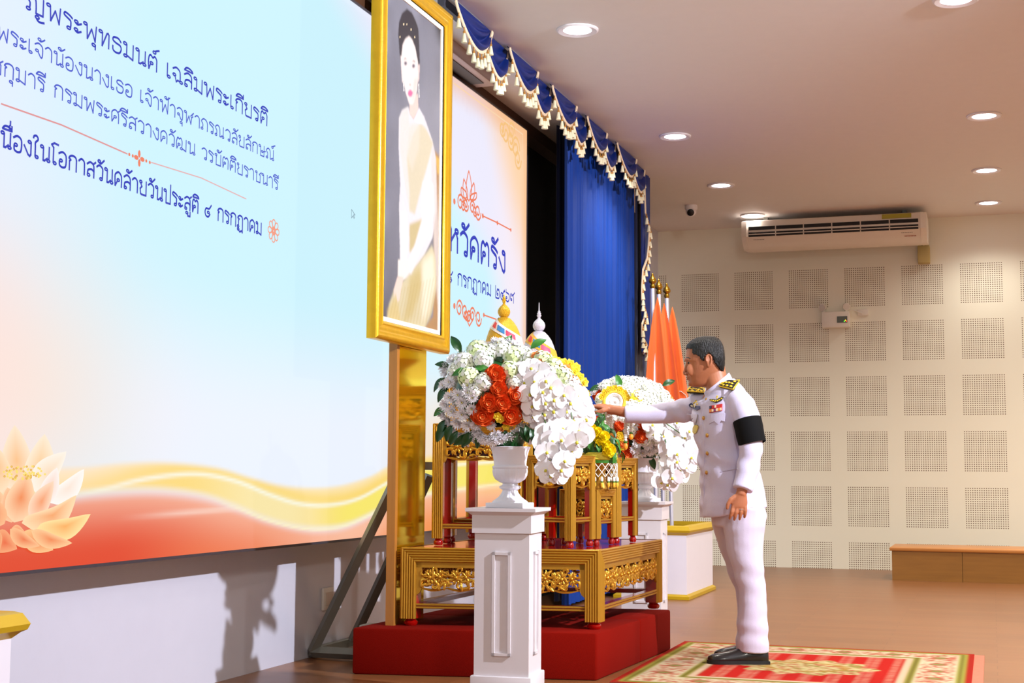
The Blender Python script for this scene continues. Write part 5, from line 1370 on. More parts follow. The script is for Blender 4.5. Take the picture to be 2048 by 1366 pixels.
# ------------------------------------------------------------------ flags and their box
def box_planter(label, x0, x1, y0, y1, h, corner_cut=True):
    t = thing('white_box', label, 'box', ((x0 + x1) / 2, (y0 + y1) / 2, 0))
    BW = mat('box_white', (232, 228, 238), 0.4, var=0.02)
    b = MB()
    th = 0.02
    for (a, c) in (((x0, y0), (x1, y0 + th)), ((x0, y1 - th), (x1, y1)), ((x0, y0 + th), (x0 + th, y1 - th)), ((x1 - th, y0 + th), (x1, y1 - th))):
        b.box((a[0], a[1], 0.0), (c[0], c[1], h - 0.03))
    b.build('side_panels', BW, t, smooth=False)
    b = MB(); b.box((x0 + th, y0 + th, h - 0.14), (x1 - th, y1 - th, h - 0.12)); b.build('inner_board', mat('box_inside', (120, 100, 70), 0.8), t)
    prof = [(0.0, h - 0.075), (0.018, h - 0.058), (0.030, h - 0.052), (0.036, h - 0.036), (0.020, h - 0.006), (0.004, h), (-0.03, h), (-0.03, h - 0.03)]
    def sweep(name, pr):
        b = MB(); R = [[(lerp(x0, x1, sx) + (2 * sx - 1) * e, lerp(y0, y1, sy) + (2 * sy - 1) * e, z) for e, z in pr] for sx, sy in ((0, 0), (1, 0), (1, 1), (0, 1), (0, 0))]
        b.rings(R, cap=False); b.build(name, YELL, t, angle=25)
    sweep('top_trim', prof)
    sweep('bottom_trim', [(0.0, 0.001), (0.022, 0.001), (0.022, 0.025), (0.0, 0.04)])
    return t
box_planter('white box with yellow trim holding the orange flags', -2.80, -2.245, 10.74, 11.80, 0.565)
box_planter('white box with yellow trim cut off at the lower left corner', -3.36, -2.60, 1.9, 3.30, 0.575)

def flag(label, top, foot, y, lean, width, seed, z_end, group='orange flags'):
    p = on_y(*top, y); q = on_y(*foot, y)
    q = Vector((q.x, y, 0.446))
    t = thing('flag', label, 'flag', q, group)
    POLE = mat('flag_pole', (224, 224, 240), 0.3, 0.5, var=0.03); FIN = mat('brass_finial', (176, 130, 40), 0.25, 0.85, var=0.1)
    ORF = mat('orange_cloth', (228, 100, 22), 0.65, var=0.08, scale=5, sheen=0.3)
    tp = p - Vector((0, 0, 0.085))
    b = MB(); b.tube([q, tp], 0.0165, 12); b.build('pole', POLE, t)
    b = MB(); b.lathe([(0.017, -0.03), (0.022, -0.02), (0.022, 0.0), (0.014, 0.006), (0.030, 0.02), (0.033, 0.032), (0.026, 0.05), (0.014, 0.07), (0.010, 0.075), (0.011, 0.082), (0.002, 0.098)], 20, tp); b.build('finial', FIN, t)
    r = random.Random(seed); ph = r.uniform(0, 6)
    zt = tp.z - 0.10
    def P(u, v):
        z = lerp(zt - 0.10 * (1 - u) * (1 - v), z_end, v)
        w = width * (0.10 + 0.90 * v ** 0.75)
        f = (u - lean) * w
        fold = 0.036 * v ** 0.5 * math.sin(u * 2.4 * PI + ph + 0.8 * v) + 0.006 * v * math.sin(u * 7 * PI + ph)
        x = lerp(q.x, tp.x, (z - q.z) / (tp.z - q.z))
        return Vector((x, y, z)) + RT * (f + 0.022) + TOCAM * (0.035 + fold)
    b = MB(); b.grid(P, 40, 40); cl = b.build('cloth', ORF, t, angle=80)
    return t, P
f1, P1 = flag('orange flag on the pole nearest the blue curtain', (1305, 549), (1313, 1045), 11.10, 0.50, 0.27, 1, 1.30)
f2, P2 = flag('orange flag on the middle one of the three poles', (1317.5, 561), (1328, 1045), 11.24, 0.42, 0.26, 2, 1.35)
f3, P3 = flag('orange flag on the pole nearest the man', (1333.5, 569), (1344, 1045), 11.36, 0.30, 0.24, 3, 1.30)
WM = mat('white_flag_lettering', (250, 236, 232), 0.6, var=0.02)
def mark(P, t, pts):
    b = MB(); b.tube([P(*p) + TOCAM * 0.006 for p in pts], 0.008, 6, flat=0.4); b.build('lettering', WM, t)
mark(P2, f2, [(0.46, .66), (0.50, .60), (0.54, .66), (0.55, .70)]); mark(P3, f3, [(0.05, .66), (0.12, .62), (0.2, .64), (0.24, .70)])
mark(P3, f3, [(0.45, .70), (0.52, .665), (0.70, .67), (0.86, .70), (0.94, .74)]); mark(P3, f3, [(0.94, .74), (0.96, .80), (0.86, .82)]); mark(P3, f3, [(0.70, .74), (0.82, .76), (0.86, .82), (0.78, .86)])

# ------------------------------------------------------------------ patterned rug
def rug():
    x0, x1, y0, y1 = -1.69, -0.115, 6.35, 8.02
    t = thing('rug', 'red and cream patterned rug under the man', 'rug', ((x0 + x1) / 2, (y0 + y1) / 2, 0))
    nu, nv = 330, 350
    X, Y = np.meshgrid(np.linspace(x0, x1, nu), np.linspace(y0, y1, nv))
    d = np.minimum(np.minimum(X - x0, x1 - X), np.minimum(Y - y0, y1 - Y))
    A = np.ones((nv, nu, 3)) * np.array(srgb(190, 40, 24)[:3])
    rs = np.random.RandomState(8)
    def band(a, b_, col, al=1.0):
        nonlocal A
        A = mixc(A, col, ((d >= a) & (d < b_)).astype(float) * al)
    band(0.03, 0.075, (176, 168, 70)); band(0.05, 0.06, (120, 104, 40))
    band(0.075, 0.26, (236, 218, 176))
    n1 = blur(rs.rand(nv, nu), 1); n1 = (n1 - n1.mean()) / n1.std(); n2 = blur(rs.rand(nv, nu), 2); n2 = (n2 - n2.mean()) / n2.std()
    inb = (d >= 0.085) & (d < 0.25)
    A = mixc(A, (206, 84, 60), (inb & (n1 > 0.25)) * 0.85)
    along = np.where((np.minimum(X - x0, x1 - X) < np.minimum(Y - y0, y1 - Y)), Y - y0, X - x0)
    fl = ((along % 0.26) - 0.13) ** 2 + (d - 0.168) ** 2
    A = mixc(A, (150, 142, 70), (inb & (fl < 0.0010)) * 0.9); A = mixc(A, (196, 70, 50), (inb & (fl >= 0.0010) & (fl < 0.0022)) * 0.8)
    band(0.26, 0.30, (168, 156, 64)); band(0.275, 0.283, (110, 96, 36)); band(0.30, 0.335, (238, 206, 168)); band(0.335, 0.345, (206, 60, 40))
    fld = d >= 0.345
    A = mixc(A, (214, 34, 22), fld.astype(float))
    st = ((X - x0) % 0.132) < 0.066
    dots = (np.sin((X - x0) * 2 * PI / 0.016) > -0.2) & (np.sin((Y - y0) * 2 * PI / 0.045) > -0.1)
    A = mixc(A, (240, 196, 160), (fld & st & dots) * 0.85)
    cx_, cy_ = (x0 + x1) / 2, (y0 + y1) / 2
    rr = np.sqrt(((X - cx_) / 0.32) ** 2 + ((Y - cy_) / 0.26) ** 2); aa = np.arctan2(Y - cy_, X - cx_)
    med = rr < 1 + 0.12 * np.cos(10 * aa)
    A = mixc(A, (232, 216, 150), (fld & med).astype(float)); A = mixc(A, (200, 60, 40), (fld & med & (n1 > 0.5)) * 0.8); A = mixc(A, (170, 150, 70), (fld & med & (n2 > 0.8)) * 0.9)
    A = mixc(A, (200, 150, 60), (fld & (np.abs(rr - 0.6) < 0.06)) * 0.7)
    A = blur(A, 1)
    v = np.stack([X, Y, np.full_like(X, 0.013)], -1).reshape(-1, 3) - np.array(t.location)
    idx = np.arange(nu * nv).reshape(nv, nu); q = np.stack([idx[:-1, :-1], idx[:-1, 1:], idx[1:, 1:], idx[1:, :-1]], -1).reshape(-1, 4)
    me = bpy.data.meshes.new('pile'); me.from_pydata(v.tolist(), [], q.tolist())
    at = me.color_attributes.new('Col', 'FLOAT_COLOR', 'POINT'); at.data.foreach_set('color', np.concatenate([np.clip(A * 0.48, 0, 1).reshape(-1, 3), np.ones((nu * nv, 1))], 1).ravel().astype(np.float32))
    me.materials.append(vcol_mat('rug_wool', rough=0.95, spec=0.08)); me.update(); o = bpy.data.objects.new('pile', me); C.objects.link(o); o.parent = t
    b = MB(); b.box((x0, y0, 0), (x1, y1, 0.0125)); b.build('backing', mat('rug_backing', (150, 60, 40), 0.95), t)
    b = MB()
    b.box((x1 - 0.0, y0, 0), (x1 + 0.05, y1, 0.008)); b.build('end_strip', mat('rug_fringe', (206, 96, 70), 0.95, var=0.2, scale=60), t)
rug()

# ------------------------------------------------------------------ the man in white uniform
def build_person():
    Y0 = 7.28
    foot = on_z(1500, 1331, 0.013)
    t = thing('person', 'man in white uniform with black armband reaching toward the altar', 'person', (foot.x, foot.y, 0.013))
    SKIN = mat('skin', (172, 106, 72), 0.48, var=0.07, scale=14, bump=0.04, bscale=120, sss=0.06)
    HAIR = mat('black_hair', (14, 12, 12), 0.42, spec=0.38, var=0.6, scale=18, bump=0.7, bscale=40, stretch=(6, 6, 1))
    CLOTH = mat('white_uniform', (202, 196, 224), 0.7, var=0.025, scale=8, bump=0.10, bscale=260, sheen=0.2)
    TCLOTH = mat('white_trousers', (202, 194, 216), 0.7, var=0.025, scale=8, bump=0.10, bscale=260, sheen=0.2)
    BRASS = mat('brass_button', (204, 156, 84), 0.3, 0.8, var=0.1)
    BAND = mat('black_armband', (5, 5, 7), 0.85, var=0.1, spec=0.2)
    SHOE = mat('black_leather', (24, 20, 20), 0.28, var=0.15, coat=0.2)
    GTH = mat('gold_thread', (226, 190, 40), 0.45, 0.35, var=0.25, scale=60, bump=0.5, bscale=150)
    P = lambda px, py, y=Y0: on_y(px, py, y)
    cr = lambda x, y, yy=Y0: on_y(1340 + x / 5.254, 660 + y / 5.254, yy)
    LAT = Vector((TOCAM.x, TOCAM.y, 0)).normalized()
    FWD = Vector((-RT.x, -RT.y, 0)).normalized()

    # ---------------- body: one continuous surface
    b = MB()
    def yaw_ring(c, lat, ap, a, n=28, sq=2.3):
        a = math.radians(a); f = Vector((-math.cos(a), -math.sin(a), 0)); l = Vector((math.sin(a), -math.cos(a), 0)); out = []
        for k in range(n):
            q = 2 * PI * k / n; cq, sq_ = math.cos(q), math.sin(q)
            out.append(c + l * lat * math.copysign(abs(cq) ** (2 / sq), cq) + f * ap * math.copysign(abs(sq_) ** (2 / sq), sq_))
        return out
    # head by horizontal slices: (y, front, back, half width)
    HY = 7.285
    head = [(84, 330, 450, .022), (92, 285, 480, .038), (108, 245, 505, .053), (140, 205, 530, .064), (180, 185, 545, .070), (220, 174, 553, .073), (260, 168, 556, .0745), (300, 166, 556, .0755), (325, 164, 556, .0755), (345, 178, 555, .075), (370, 184, 553, .074), (400, 184, 549, .072), (430, 186, 543, .069), (455, 184, 535, .066), (475, 183, 524, .063), (497, 188, 505, .059), (512, 194, 488, .056), (530, 198, 470, .053), (550, 204, 450, .049), (570, 211, 430, .044), (588, 222, 405, .036), (600, 244, 370, .024)]
    R = []
    for (y, xf, xb, hw) in head:
        m = (xf + xb) / 2; h = (xb - xf) / 2; ring = []
        for k in range(36):
            q = 2 * PI * k / 36; c_, s_ = math.cos(q), math.sin(q)
            ex = 2.35 if c_ > 0 else 2.1
            x = m - h * math.copysign(abs(c_) ** (2 / ex), c_); lat = hw * math.copysign(abs(s_) ** (2 / ex), s_)
            ring.append(cr(x, y, HY) + LAT * lat)
        R.append(ring)
    b.rings(R)
    px_m = 1 / 5.254 / 386.0
    Mh = Matrix((FWD, LAT, UP)).transposed()
    b.tube([cr(180, 335, HY), cr(172, 380, HY), cr(161, 425, HY), cr(153, 452, HY)], [.0065, .008, .0095, .0105], 10)
    b.ell(cr(160, 459, HY), (.0125, .0105, .0095), Mh, 12, 8)
    for s in (-1, 1):
        b.ell(cr(172, 464, HY) + LAT * s * .0115, (.012, .0075, .0075), Mh, 10, 6)
        b.tube([cr(166, 318, HY) + LAT * s * .008, cr(170, 312, HY) + LAT * s * .024, cr(188, 316, HY) + LAT * s * .044], [.008, .009, .006], 8)      # brow ridge
        b.ell(cr(226, 420, HY) + LAT * s * .036, (.032, .0155, .036), Mh, 12, 8)          # cheek
        b.ell(cr(345, 500, HY) + LAT * s * .026, (.048, .022, .036), Mh, 12, 8)          # jaw
        e = cr(384, 338, HY) + LAT * s * .079                                            # ear
        b.ell(e, (.015, .006, .030), Matrix((FWD, (LAT * s + FWD * 0.25).normalized(), UP)).transposed(), 12, 8)
        loop = [e + FWD * (-.015 * math.cos(q) * (1.0 if math.sin(q) > 0 else .8)) + UP * (.030 * math.sin(q) + .003) + LAT * s * (.006 + .006 * max(0, math.cos(q))) for q in np.linspace(-2.0, 3.4, 18)]
        b.tube(loop, .0042, 7)
        b.ell(e + FWD * .002 + UP * -.028 + LAT * s * .002, (.007, .005, .009), Mh, 8, 6)
    b.tube([cr(192, 496, HY) + LAT * -.020, cr(180, 496, HY), cr(192, 496, HY) + LAT * .020], [.003, .0062, .003], 8)
    b.tube([cr(198, 517, HY) + LAT * -.018, cr(187, 518, HY), cr(198, 517, HY) + LAT * .018], [.003, .0068, .003], 8)
    b.ell(cr(222, 566, HY), (.016, .020, .014), Mh, 12, 8)
    # neck, trunk and legs inside the clothes
    b.rings([yaw_ring(P(1441, 800, 7.285), .085, .075, 45), yaw_ring(P(1437, 775, 7.285), .066, .062, 30), yaw_ring(P(1432, 757, 7.285), .056, .058, 20), yaw_ring(P(1429, 742, 7.285), .052, .057, 19), yaw_ring(P(1428, 726, 7.285), .050, .055, 19)])
    b.rings([yaw_ring(P(1470, 1030), .14, .11, 32), yaw_ring(P(1462, 960), .13, .10, 38), yaw_ring(P(1450, 880), .14, .10, 45), yaw_ring(P(1444, 815), .16, .09, 47), yaw_ring(P(1441, 783), .09, .07, 46)])
    nl = [(1489, 1015, 7.2), (1492, 1090, 7.2), (1506, 1170, 7.21), (1505, 1250, 7.22), (1507, 1308, 7.23)]
    fl = [(1462, 1015, 7.38), (1480, 1110, 7.38), (1493, 1170, 7.39), (1501, 1240, 7.40), (1503, 1302, 7.41)]
    b.tube([P(*q) for q in nl], [.075, .065, .05, .05, .038], 14); b.tube([P(*q) for q in fl], [.075, .065, .05, .05, .038], 14)
    # arms
    ra = [(1412, 806, 7.42), (1378, 818, 7.44), (1330, 825, 7.45), (1290, 826, 7.42), (1250, 824, 7.39), (1228, 820, 7.38), (1216, 818, 7.375)]
    b.tube([P(*q) for q in ra], [.05, .048, .042, .036, .030, .026, .027], 14)
    la = [(1482, 808, 7.15), (1498, 850, 7.11), (1502, 905, 7.10), (1494, 945, 7.08), (1485, 978, 7.05), (1482, 990, 7.045)]
    b.tube([P(*q) for q in la], [.05, .046, .042, .034, .027, .026], 14)
    # right hand: palm down, fingers closing on the garland, thumb toward the camera side
    D, U, T = FWD, UP, LAT
    W = P(1217, 818, 7.375)
    K = W + D * .058 + U * .012
    b.rings([[W + D * d + U * z + T * (w * math.cos(q)) + U * (h * math.sin(q)) for q in np.linspace(0, 2 * PI, 17)[:-1]] for d, z, w, h in ((-.01, 0, .026, .023), (.015, .005, .034, .022), (.04, .010, .040, .020), (.062, .012, .040, .015), (.070, .012, .034, .008))])
    for i, (off_, L) in enumerate(((.030, .9), (.010, 1.0), (-.011, .95), (-.031, .8))):
        k0 = K + T * off_; pts = [k0 - D * .008, k0 + D * (.026 * L) + U * .002, k0 + D * (.045 * L) - U * .016, k0 + D * (.040 * L) - U * .036, k0 + D * (.022 * L) - U * (.046 + .004 * i)]
        b.tube(pts, [.0105, .0098, .0092, .0084, .0068], 9); b.ell(pts[-1], .0068, seg=8, rng=6)
    pts = [W + D * .012 + T * .026 - U * .004, W + D * .036 + T * .046 - U * .012, W + D * .064 + T * .044 - U * .020, W + D * .086 + T * .030 - U * .022]
    b.tube(pts, [.0135, .012, .0105, .008], 9); b.ell(pts[-1], .008, seg=8, rng=6)
    # left hand: hanging, back of the hand toward the camera, thumb forward
    W = P(1482, 988, 7.045); Dn = (Vector((0, 0, -1)) + FWD * 0.16).normalized(); S_ = FWD
    b.rings([[W + Dn * d + S_ * (w * math.cos(q) + o_) + LAT * (h * math.sin(q)) for q in np.linspace(0, 2 * PI, 17)[:-1]] for d, w, h, o_ in ((-.01, .026, .022, 0), (.02, .034, .019, 0), (.045, .040, .017, 0), (.066, .040, .014, 0), (.074, .034, .008, 0))])
    ends = []
    for i, (off_, L, sp) in enumerate(((.030, .92, .10), (.010, 1.0, .03), (-.011, .95, -.05), (-.031, .78, -.12))):
        k0 = W + Dn * .064 + S_ * off_; dd = (Dn + S_ * sp).normalized()
        pts = [k0, k0 + dd * (.028 * L) + LAT * .003, k0 + dd * (.050 * L) - LAT * .004, k0 + dd * (.066 * L) - LAT * .014]
        b.tube(pts, [.0105, .0098, .009, .0072], 9); b.ell(pts[-1], .0072, seg=8, rng=6); ends.append(pts)
    pts = [W + Dn * .012 + S_ * .026, W + Dn * .030 + S_ * .048 + LAT * .004, W + Dn * .052 + S_ * .058 + LAT * .004, W + Dn * .072 + S_ * .058 + LAT * .002]
    b.tube(pts, [.0135, .012, .0105, .008], 9); b.ell(pts[-1], .008, seg=8, rng=6)
    # feet inside the shoes
    for (px, py, yy) in ((1507, 1308, 7.23), (1503, 1302, 7.41)):
        a = P(px, py, yy); b.tube([a, Vector((a.x, a.y, 0.065)) + FWD * .01, Vector((a.x, a.y, 0.05)) + FWD * .10, Vector((a.x, a.y, 0.042)) + FWD * .16], [.038, .036, .03, .02], 12)
    body = b.build('body', SKIN, t); remesh(body, 0.0036, 3)

    # ---------------- face details
    for s in (-1, 1):
        e = cr(201, 347, HY) + LAT * s * .030
        b = MB(); b.ell(e, (.0095, .0115, .0075), Mh, 12, 8); ey = b.build('eye', mat('eye_white', (196, 176, 164), 0.3, var=0), t)
        b = MB(); b.ell(e + FWD * .0075 - UP * .002, (.004, .0055, .0055), Mh, 10, 6); b.build('iris', mat('iris', (30, 20, 16), 0.2, var=0), ey)
        b = MB(); b.tube([e + FWD * .010 + LAT * s * q * .011 + UP * (.0005 - .003 * q * q) - FWD * (.005 * q * q + .001) for q in np.linspace(-1, 1, 7)], [.0014, .0022, .0026, .0028, .0028, .0024, .0014], 6); b.build('lashes', HAIR, ey)
        b = MB(); b.ell(e + UP * .0045 - FWD * .0005, (.0108, .0128, .0068), Mh, 10, 6); b.build('eyelid', SKIN, ey)
        b = MB(); b.tube([cr(167, 307, HY) + LAT * s * .012, cr(170, 298, HY) + LAT * s * .026, cr(186, 300, HY) + LAT * s * .040, cr(206, 308, HY) + LAT * s * .050], [.003, .0042, .0038, .0015], 7); b.build('eyebrow', HAIR, t)
    LIP = mat('lips', (162, 84, 72), 0.45, var=0.08)
    b = MB(); b.tube([cr(193, 499, HY) + LAT * -.019, cr(178.5, 498, HY), cr(193, 499, HY) + LAT * .019], [.0015, .0052, .0015], 8); b.tube([cr(199, 516, HY) + LAT * -.017, cr(185, 516, HY), cr(199, 516, HY) + LAT * .017], [.0015, .0056, .0015], 8); b.build('lips', LIP, t)

    # ---------------- hair: a shell following the skull inside the hairline
    HP = [(160, 190), (172, 152), (240, 92), (330, 60), (410, 55), (480, 75), (540, 120), (585, 200), (592, 300), (585, 400), (566, 446), (520, 424), (474, 388), (440, 340), (424, 290), (404, 258), (368, 256), (346, 276), (336, 338), (318, 338), (296, 302), (264, 272), (230, 266), (220, 236), (214, 208), (190, 198)]
    hrt = [(66, 372, 436, .012), (70, 330, 462, .030), (80, 282, 488, .046), (95, 246, 512, .058), (115, 216, 530, .067), (150, 180, 550, .076), (185, 168, 562, .080), (220, 164, 569, .082), (260, 162, 573, .0832), (300, 162, 575, .083), (340, 162, 575, .082), (380, 164, 573, .0795), (420, 164, 567, .076), (450, 164, 560, .072)]
    nl_, na = 74, 96
    bm = bmesh.new(); grid_ = []
    for i in range(nl_ + 1):
        y = 66 + (450 - 66) * i / nl_; xf, xb, hw = ip(hrt, y); m = (xf + xb) / 2; h = (xb - xf) / 2; row = []
        for k in range(na):
            q = 2 * PI * k / na; c_, s_ = math.cos(q), math.sin(q); ex = 2.2
            nz = noise.noise(Vector((c_ * 9, s_ * 9, y * 0.012))) * 0.5 + noise.noise(Vector((c_ * 26, s_ * 26, y * 0.02))) * 0.5
            g = 1 + 0.020 * nz
            x = m - h * g * math.copysign(abs(c_) ** (2 / ex), c_); la_ = hw * g * math.copysign(abs(s_) ** (2 / ex), s_)
            v = bm.verts.new(cr(x, y + 3 * nz, HY) + LAT * la_); row.append((v, x, y))
        grid_.append(row)
    topv = bm.verts.new(cr(404, 64, HY))
    def inside(x, y):
        r = False
        for i in range(len(HP)):
            (x0, y0), (x1, y1) = HP[i], HP[(i + 1) % len(HP)]
            if (y0 > y) != (y1 > y) and x < (x1 - x0) * (y - y0) / (y1 - y0) + x0: r = not r
        return r
    for i in range(nl_):
        for k in range(na):
            k2 = (k + 1) % na
            q = [grid_[i][k], grid_[i][k2], grid_[i + 1][k2], grid_[i + 1][k]]
            mx, my = sum(a[1] for a in q) / 4, sum(a[2] for a in q) / 4
            if inside(mx + 2.5 * math.sin(k * 2.7), my + 3 * math.sin(k * 1.9)): bm.faces.new([a[0] for a in q])
    for k in range(na): bm.faces.new((topv, grid_[0][(k + 1) % na][0], grid_[0][k][0]))
    bmesh.ops.recalc_face_normals(bm, faces=bm.faces[:])
    bmesh.ops.delete(bm, geom=[v for v in bm.verts if not v.link_faces], context='VERTS')
    bmesh.ops.solidify(bm, geom=bm.faces[:], thickness=0.010)
    for f in bm.faces: f.smooth = True
    for v in bm.verts: v.co -= t.location
    me = bpy.data.meshes.new('hair'); bm.to_mesh(me); bm.free(); me.materials.append(HAIR)
    o = bpy.data.objects.new('hair', me); C.objects.link(o); o.parent = t

    # ---------------- trousers
    b = MB()
    b.rings([yaw_ring(P(1476, 1052), .155, .125, 28), yaw_ring(P(1478, 1030), .165, .135, 30), yaw_ring(P(1472, 1000), .16, .13, 32), yaw_ring(P(1466, 960), .15, .12, 36)])
    b.tube([P(1489, 1015, 7.205), P(1488, 1055, 7.205), P(1489, 1095, 7.205), P(1496, 1135, 7.21), P(1505, 1172, 7.215), P(1506, 1210, 7.22), P(1505, 1252, 7.225), P(1505, 1303, 7.23)], [.11, .105, .092, .080, .070, .073, .078, .083], 22)
    b.tube([P(1464, 1015, 7.37), P(1462, 1050, 7.375), P(1472, 1095, 7.38), P(1484, 1135, 7.385), P(1495, 1172, 7.39), P(1500, 1210, 7.395), P(1502, 1252, 7.40), P(1502, 1296, 7.41)], [.105, .098, .086, .076, .068, .070, .074, .078], 22)
    tr = b.build('trousers', TCLOTH, t); remesh(tr, 0.006, 5)
    def folds(o, amp, scl, zlo, zhi, dirv=(1, 1, 2.6), seed=0):
        me = o.data; n = len(me.vertices); nr = [v.normal.copy() for v in me.vertices]
        for v, nn in zip(me.vertices, nr):
            w = v.co + t.location
            k = noise.noise(Vector((w.x * scl * dirv[0], w.y * scl * dirv[1], w.z * scl * dirv[2])) + Vector((seed, 0, 0)))
            k2 = noise.noise(Vector((w.x * scl * 2.3, w.y * scl * 2.3, w.z * scl * 3.6)) + Vector((seed, 5, 0)))
            v.co += nn * amp * (k + 0.4 * k2)
        me.update()
    folds(tr, 0.006, 6, 0, 1, (1, 1, 1.6), 3)
    NR = [v.normal.copy() for v in tr.data.vertices]
    for v, vn in zip(tr.data.vertices, NR):      # break of the cloth over the knee and the shoe
        w = v.co + t.location
        d = math.sin((w.z - 0.05) * 62 + (w.x + w.y) * 8) * 0.0035 * math.exp(-((w.z - 0.16) / 0.07) ** 2) + math.sin((w.z) * 46 + w.x * 14) * 0.004 * math.exp(-((w.z - 0.46) / 0.07) ** 2)
        v.co += vn * d
    # pressed seam down the side
    # ---------------- shoes
    def shoe(px_toe, px_heel, yy):
        a = on_y(px_heel, 1334, yy); a.z = 0.013; L = (px_heel - px_toe) / 386.0
        b = MB(); R = []
        for f, w, h, zc in ((0.0, .024, .052, .030), (.04, .036, .068, .034), (.12, .040, .085, .042), (.24, .040, .090, .045), (.36, .038, .078, .040), (.5, .040, .056, .034), (.65, .046, .043, .030), (.8, .047, .036, .028), (.92, .038, .028, .026), (.985, .022, .018, .024), (1.0, .008, .008, .022)):
            ring = []
            for k in range(18):
                q = 2 * PI * k / 18; s_ = math.sin(q)
                ring.append(a + FWD * (L * f) + LAT * (w * math.cos(q)) + UP * (0.018 + (h * max(0, s_) if s_ > 0 else 0.010 * s_)))
            R.append(ring)
        b.rings(R); sh = b.build('shoe', SHOE, t, angle=80)
        b = MB(); R = []
        for f, w in ((-.01, .018), (.02, .036), (.12, .043), (.36, .040), (.65, .049), (.8, .050), (.92, .041), (.99, .022), (1.01, .006)):
            R.append([a + FWD * (L * f) + LAT * (w * sx) + UP * z for sx, z in ((-1, 0.0), (1, 0.0), (1, 0.018), (-1, 0.018))])
        b.rings(R); b.build('sole', mat('shoe_sole', (14, 12, 12), 0.6) if 'shoe_sole' not in bpy.data.materials else bpy.data.materials['shoe_sole'], sh)
        b = MB(); b.box((0, -.038, 0), (0.085, .038, 0.014), lambda x, y, z: a + FWD * (x - .005) + LAT * y + UP * (z + .001)); b.build('heel', bpy.data.materials['shoe_sole'], sh)
    shoe(1418, 1536, 7.235); shoe(1428, 1532, 7.42)

    # ---------------- jacket
    b = MB()
    rings = [(1025, 1466, .180, .163, 34), (1010, 1466, .180, .163, 34), (975, 1463, .180, .150, 37), (935, 1458, .172, .138, 41), (900, 1453, .170, .133, 44), (865, 1448, .178, .132, 46), (830, 1445, .186, .130, 48), (808, 1443, .176, .118, 48), (790, 1442, .145, .098, 48), (776, 1440, .105, .080, 45), (766, 1438, .080, .070, 40)]
    R = [yaw_ring(P(cx_, cy_), la_, ap, a, 36, 2.35) for cy_, cx_, la_, ap, a in rings]
    # slant the hem: higher toward the front
    R[0] = [p + Vector((0, 0, 0.030 * ((p - P(1466, 1025)).dot(RT)) / 0.17)) for p in R[0]]
    for q in (-1, -2, -3): R[q] = [p + UP * (-(p - P(rings[q][1], rings[q][0])).dot(FWD) * (.62, .5, .25)[-q - 1] - (.018, .010, 0)[-q - 1]) for p in R[q]]
    b.rings(R)
    b.tube([P(1470, 792, 7.17), P(1486, 812, 7.14), P(1496, 840, 7.115), P(1500, 872, 7.105), P(1502, 905, 7.10), P(1496, 940, 7.085), P(1485, 980, 7.05)], [.055, .066, .066, .063, .060, .056, .0525], 22)
    b.tube([P(1424, 796, 7.40), P(1400, 812, 7.43), P(1372, 820, 7.44), P(1340, 825, 7.45), P(1300, 828, 7.425), P(1249, 829, 7.39)], [.06, .074, .067, .059, .052, .0475], 22)
    jk = b.build('jacket', CLOTH, t); remesh(jk, 0.0065, 4)
    folds(jk, 0.0045, 7, 0, 1, (1, 1, 0.9), 11)
    me = jk.data; NR = [v.normal.copy() for v in me.vertices]
    for v, vn in zip(me.vertices, NR):      # pulled folds of the raised sleeve and at the waist
        w = v.co + t.location
        if w.x < -1.42: v.co += vn * 0.0045 * math.sin(w.x * 70 + w.z * 60 + w.y * 10) * math.exp(-((w.x + 1.52) / 0.11) ** 2)
        v.co += vn * 0.004 * math.sin(w.z * 58 + (w.x - w.y) * 16) * math.exp(-((w.z - 1.03) / 0.09) ** 2)
    me.update()
    bv = BVHTree.FromPolygons([tuple(v.co + t.location) for v in me.vertices], [list(p.vertices) for p in me.polygons])
    def stick(px, py, off_=0.003):
        d = Vector(ray(px, py)).normalized(); h = bv.ray_cast(Vector(CAMP), d)
        if h[0] is None: h = bv.find_nearest(P(px, py, 7.2)); 
        n = h[1] if h[1].dot(d) < 0 else -h[1]
        return h[0] + n * off_, n
    c2 = lambda x, y: (1340 + x / 5.254, 660 + y / 5.254)
    def patch(name, pts, m, off_=0.004, th=0.003, parent=jk, sub=3, dense=True):
        q = []
        for i in range(len(pts)):
            for k in range(sub): q.append((lerp(pts[i][0], pts[(i + 1) % len(pts)][0], k / sub), lerp(pts[i][1], pts[(i + 1) % len(pts)][1], k / sub)))
        mx, my = sum(p[0] for p in q) / len(q), sum(p[1] for p in q) / len(q)
        b = MB(); c0, n0 = stick(*c2(mx, my), off_); n = len(q)
        rings_ = [[stick(*c2(lerp(mx, x, f), lerp(my, y, f)), off_ if f < 0.99 else off_ - th)[0] for x, y in q] for f in (0.34, 0.67, 0.97, 1.0)]
        vs = [c0] + [p for r in rings_ for p in r]; fs = [(0, 1 + i, 1 + (i + 1) % n) for i in range(n)]
        for k in range(len(rings_) - 1):
            for i in range(n): fs.append((1 + k * n + i, 1 + (k + 1) * n + i, 1 + (k + 1) * n + (i + 1) % n, 1 + k * n + (i + 1) % n))
        b.add(vs, fs); return b.build(name, m, parent, angle=50)
    # buttons
    for x, y, r in ((380, 728, .0075), (355, 925, .0112), (392, 1106, .0112), (394, 1296, .0112)):
        p, n = stick(*c2(x, y), 0.002); M_ = n.to_track_quat('Z', 'Y').to_matrix(); b = MB(); b.ell(p, (r, r, r * .55), M_, 14, 8); b.build('button', BRASS, jk)
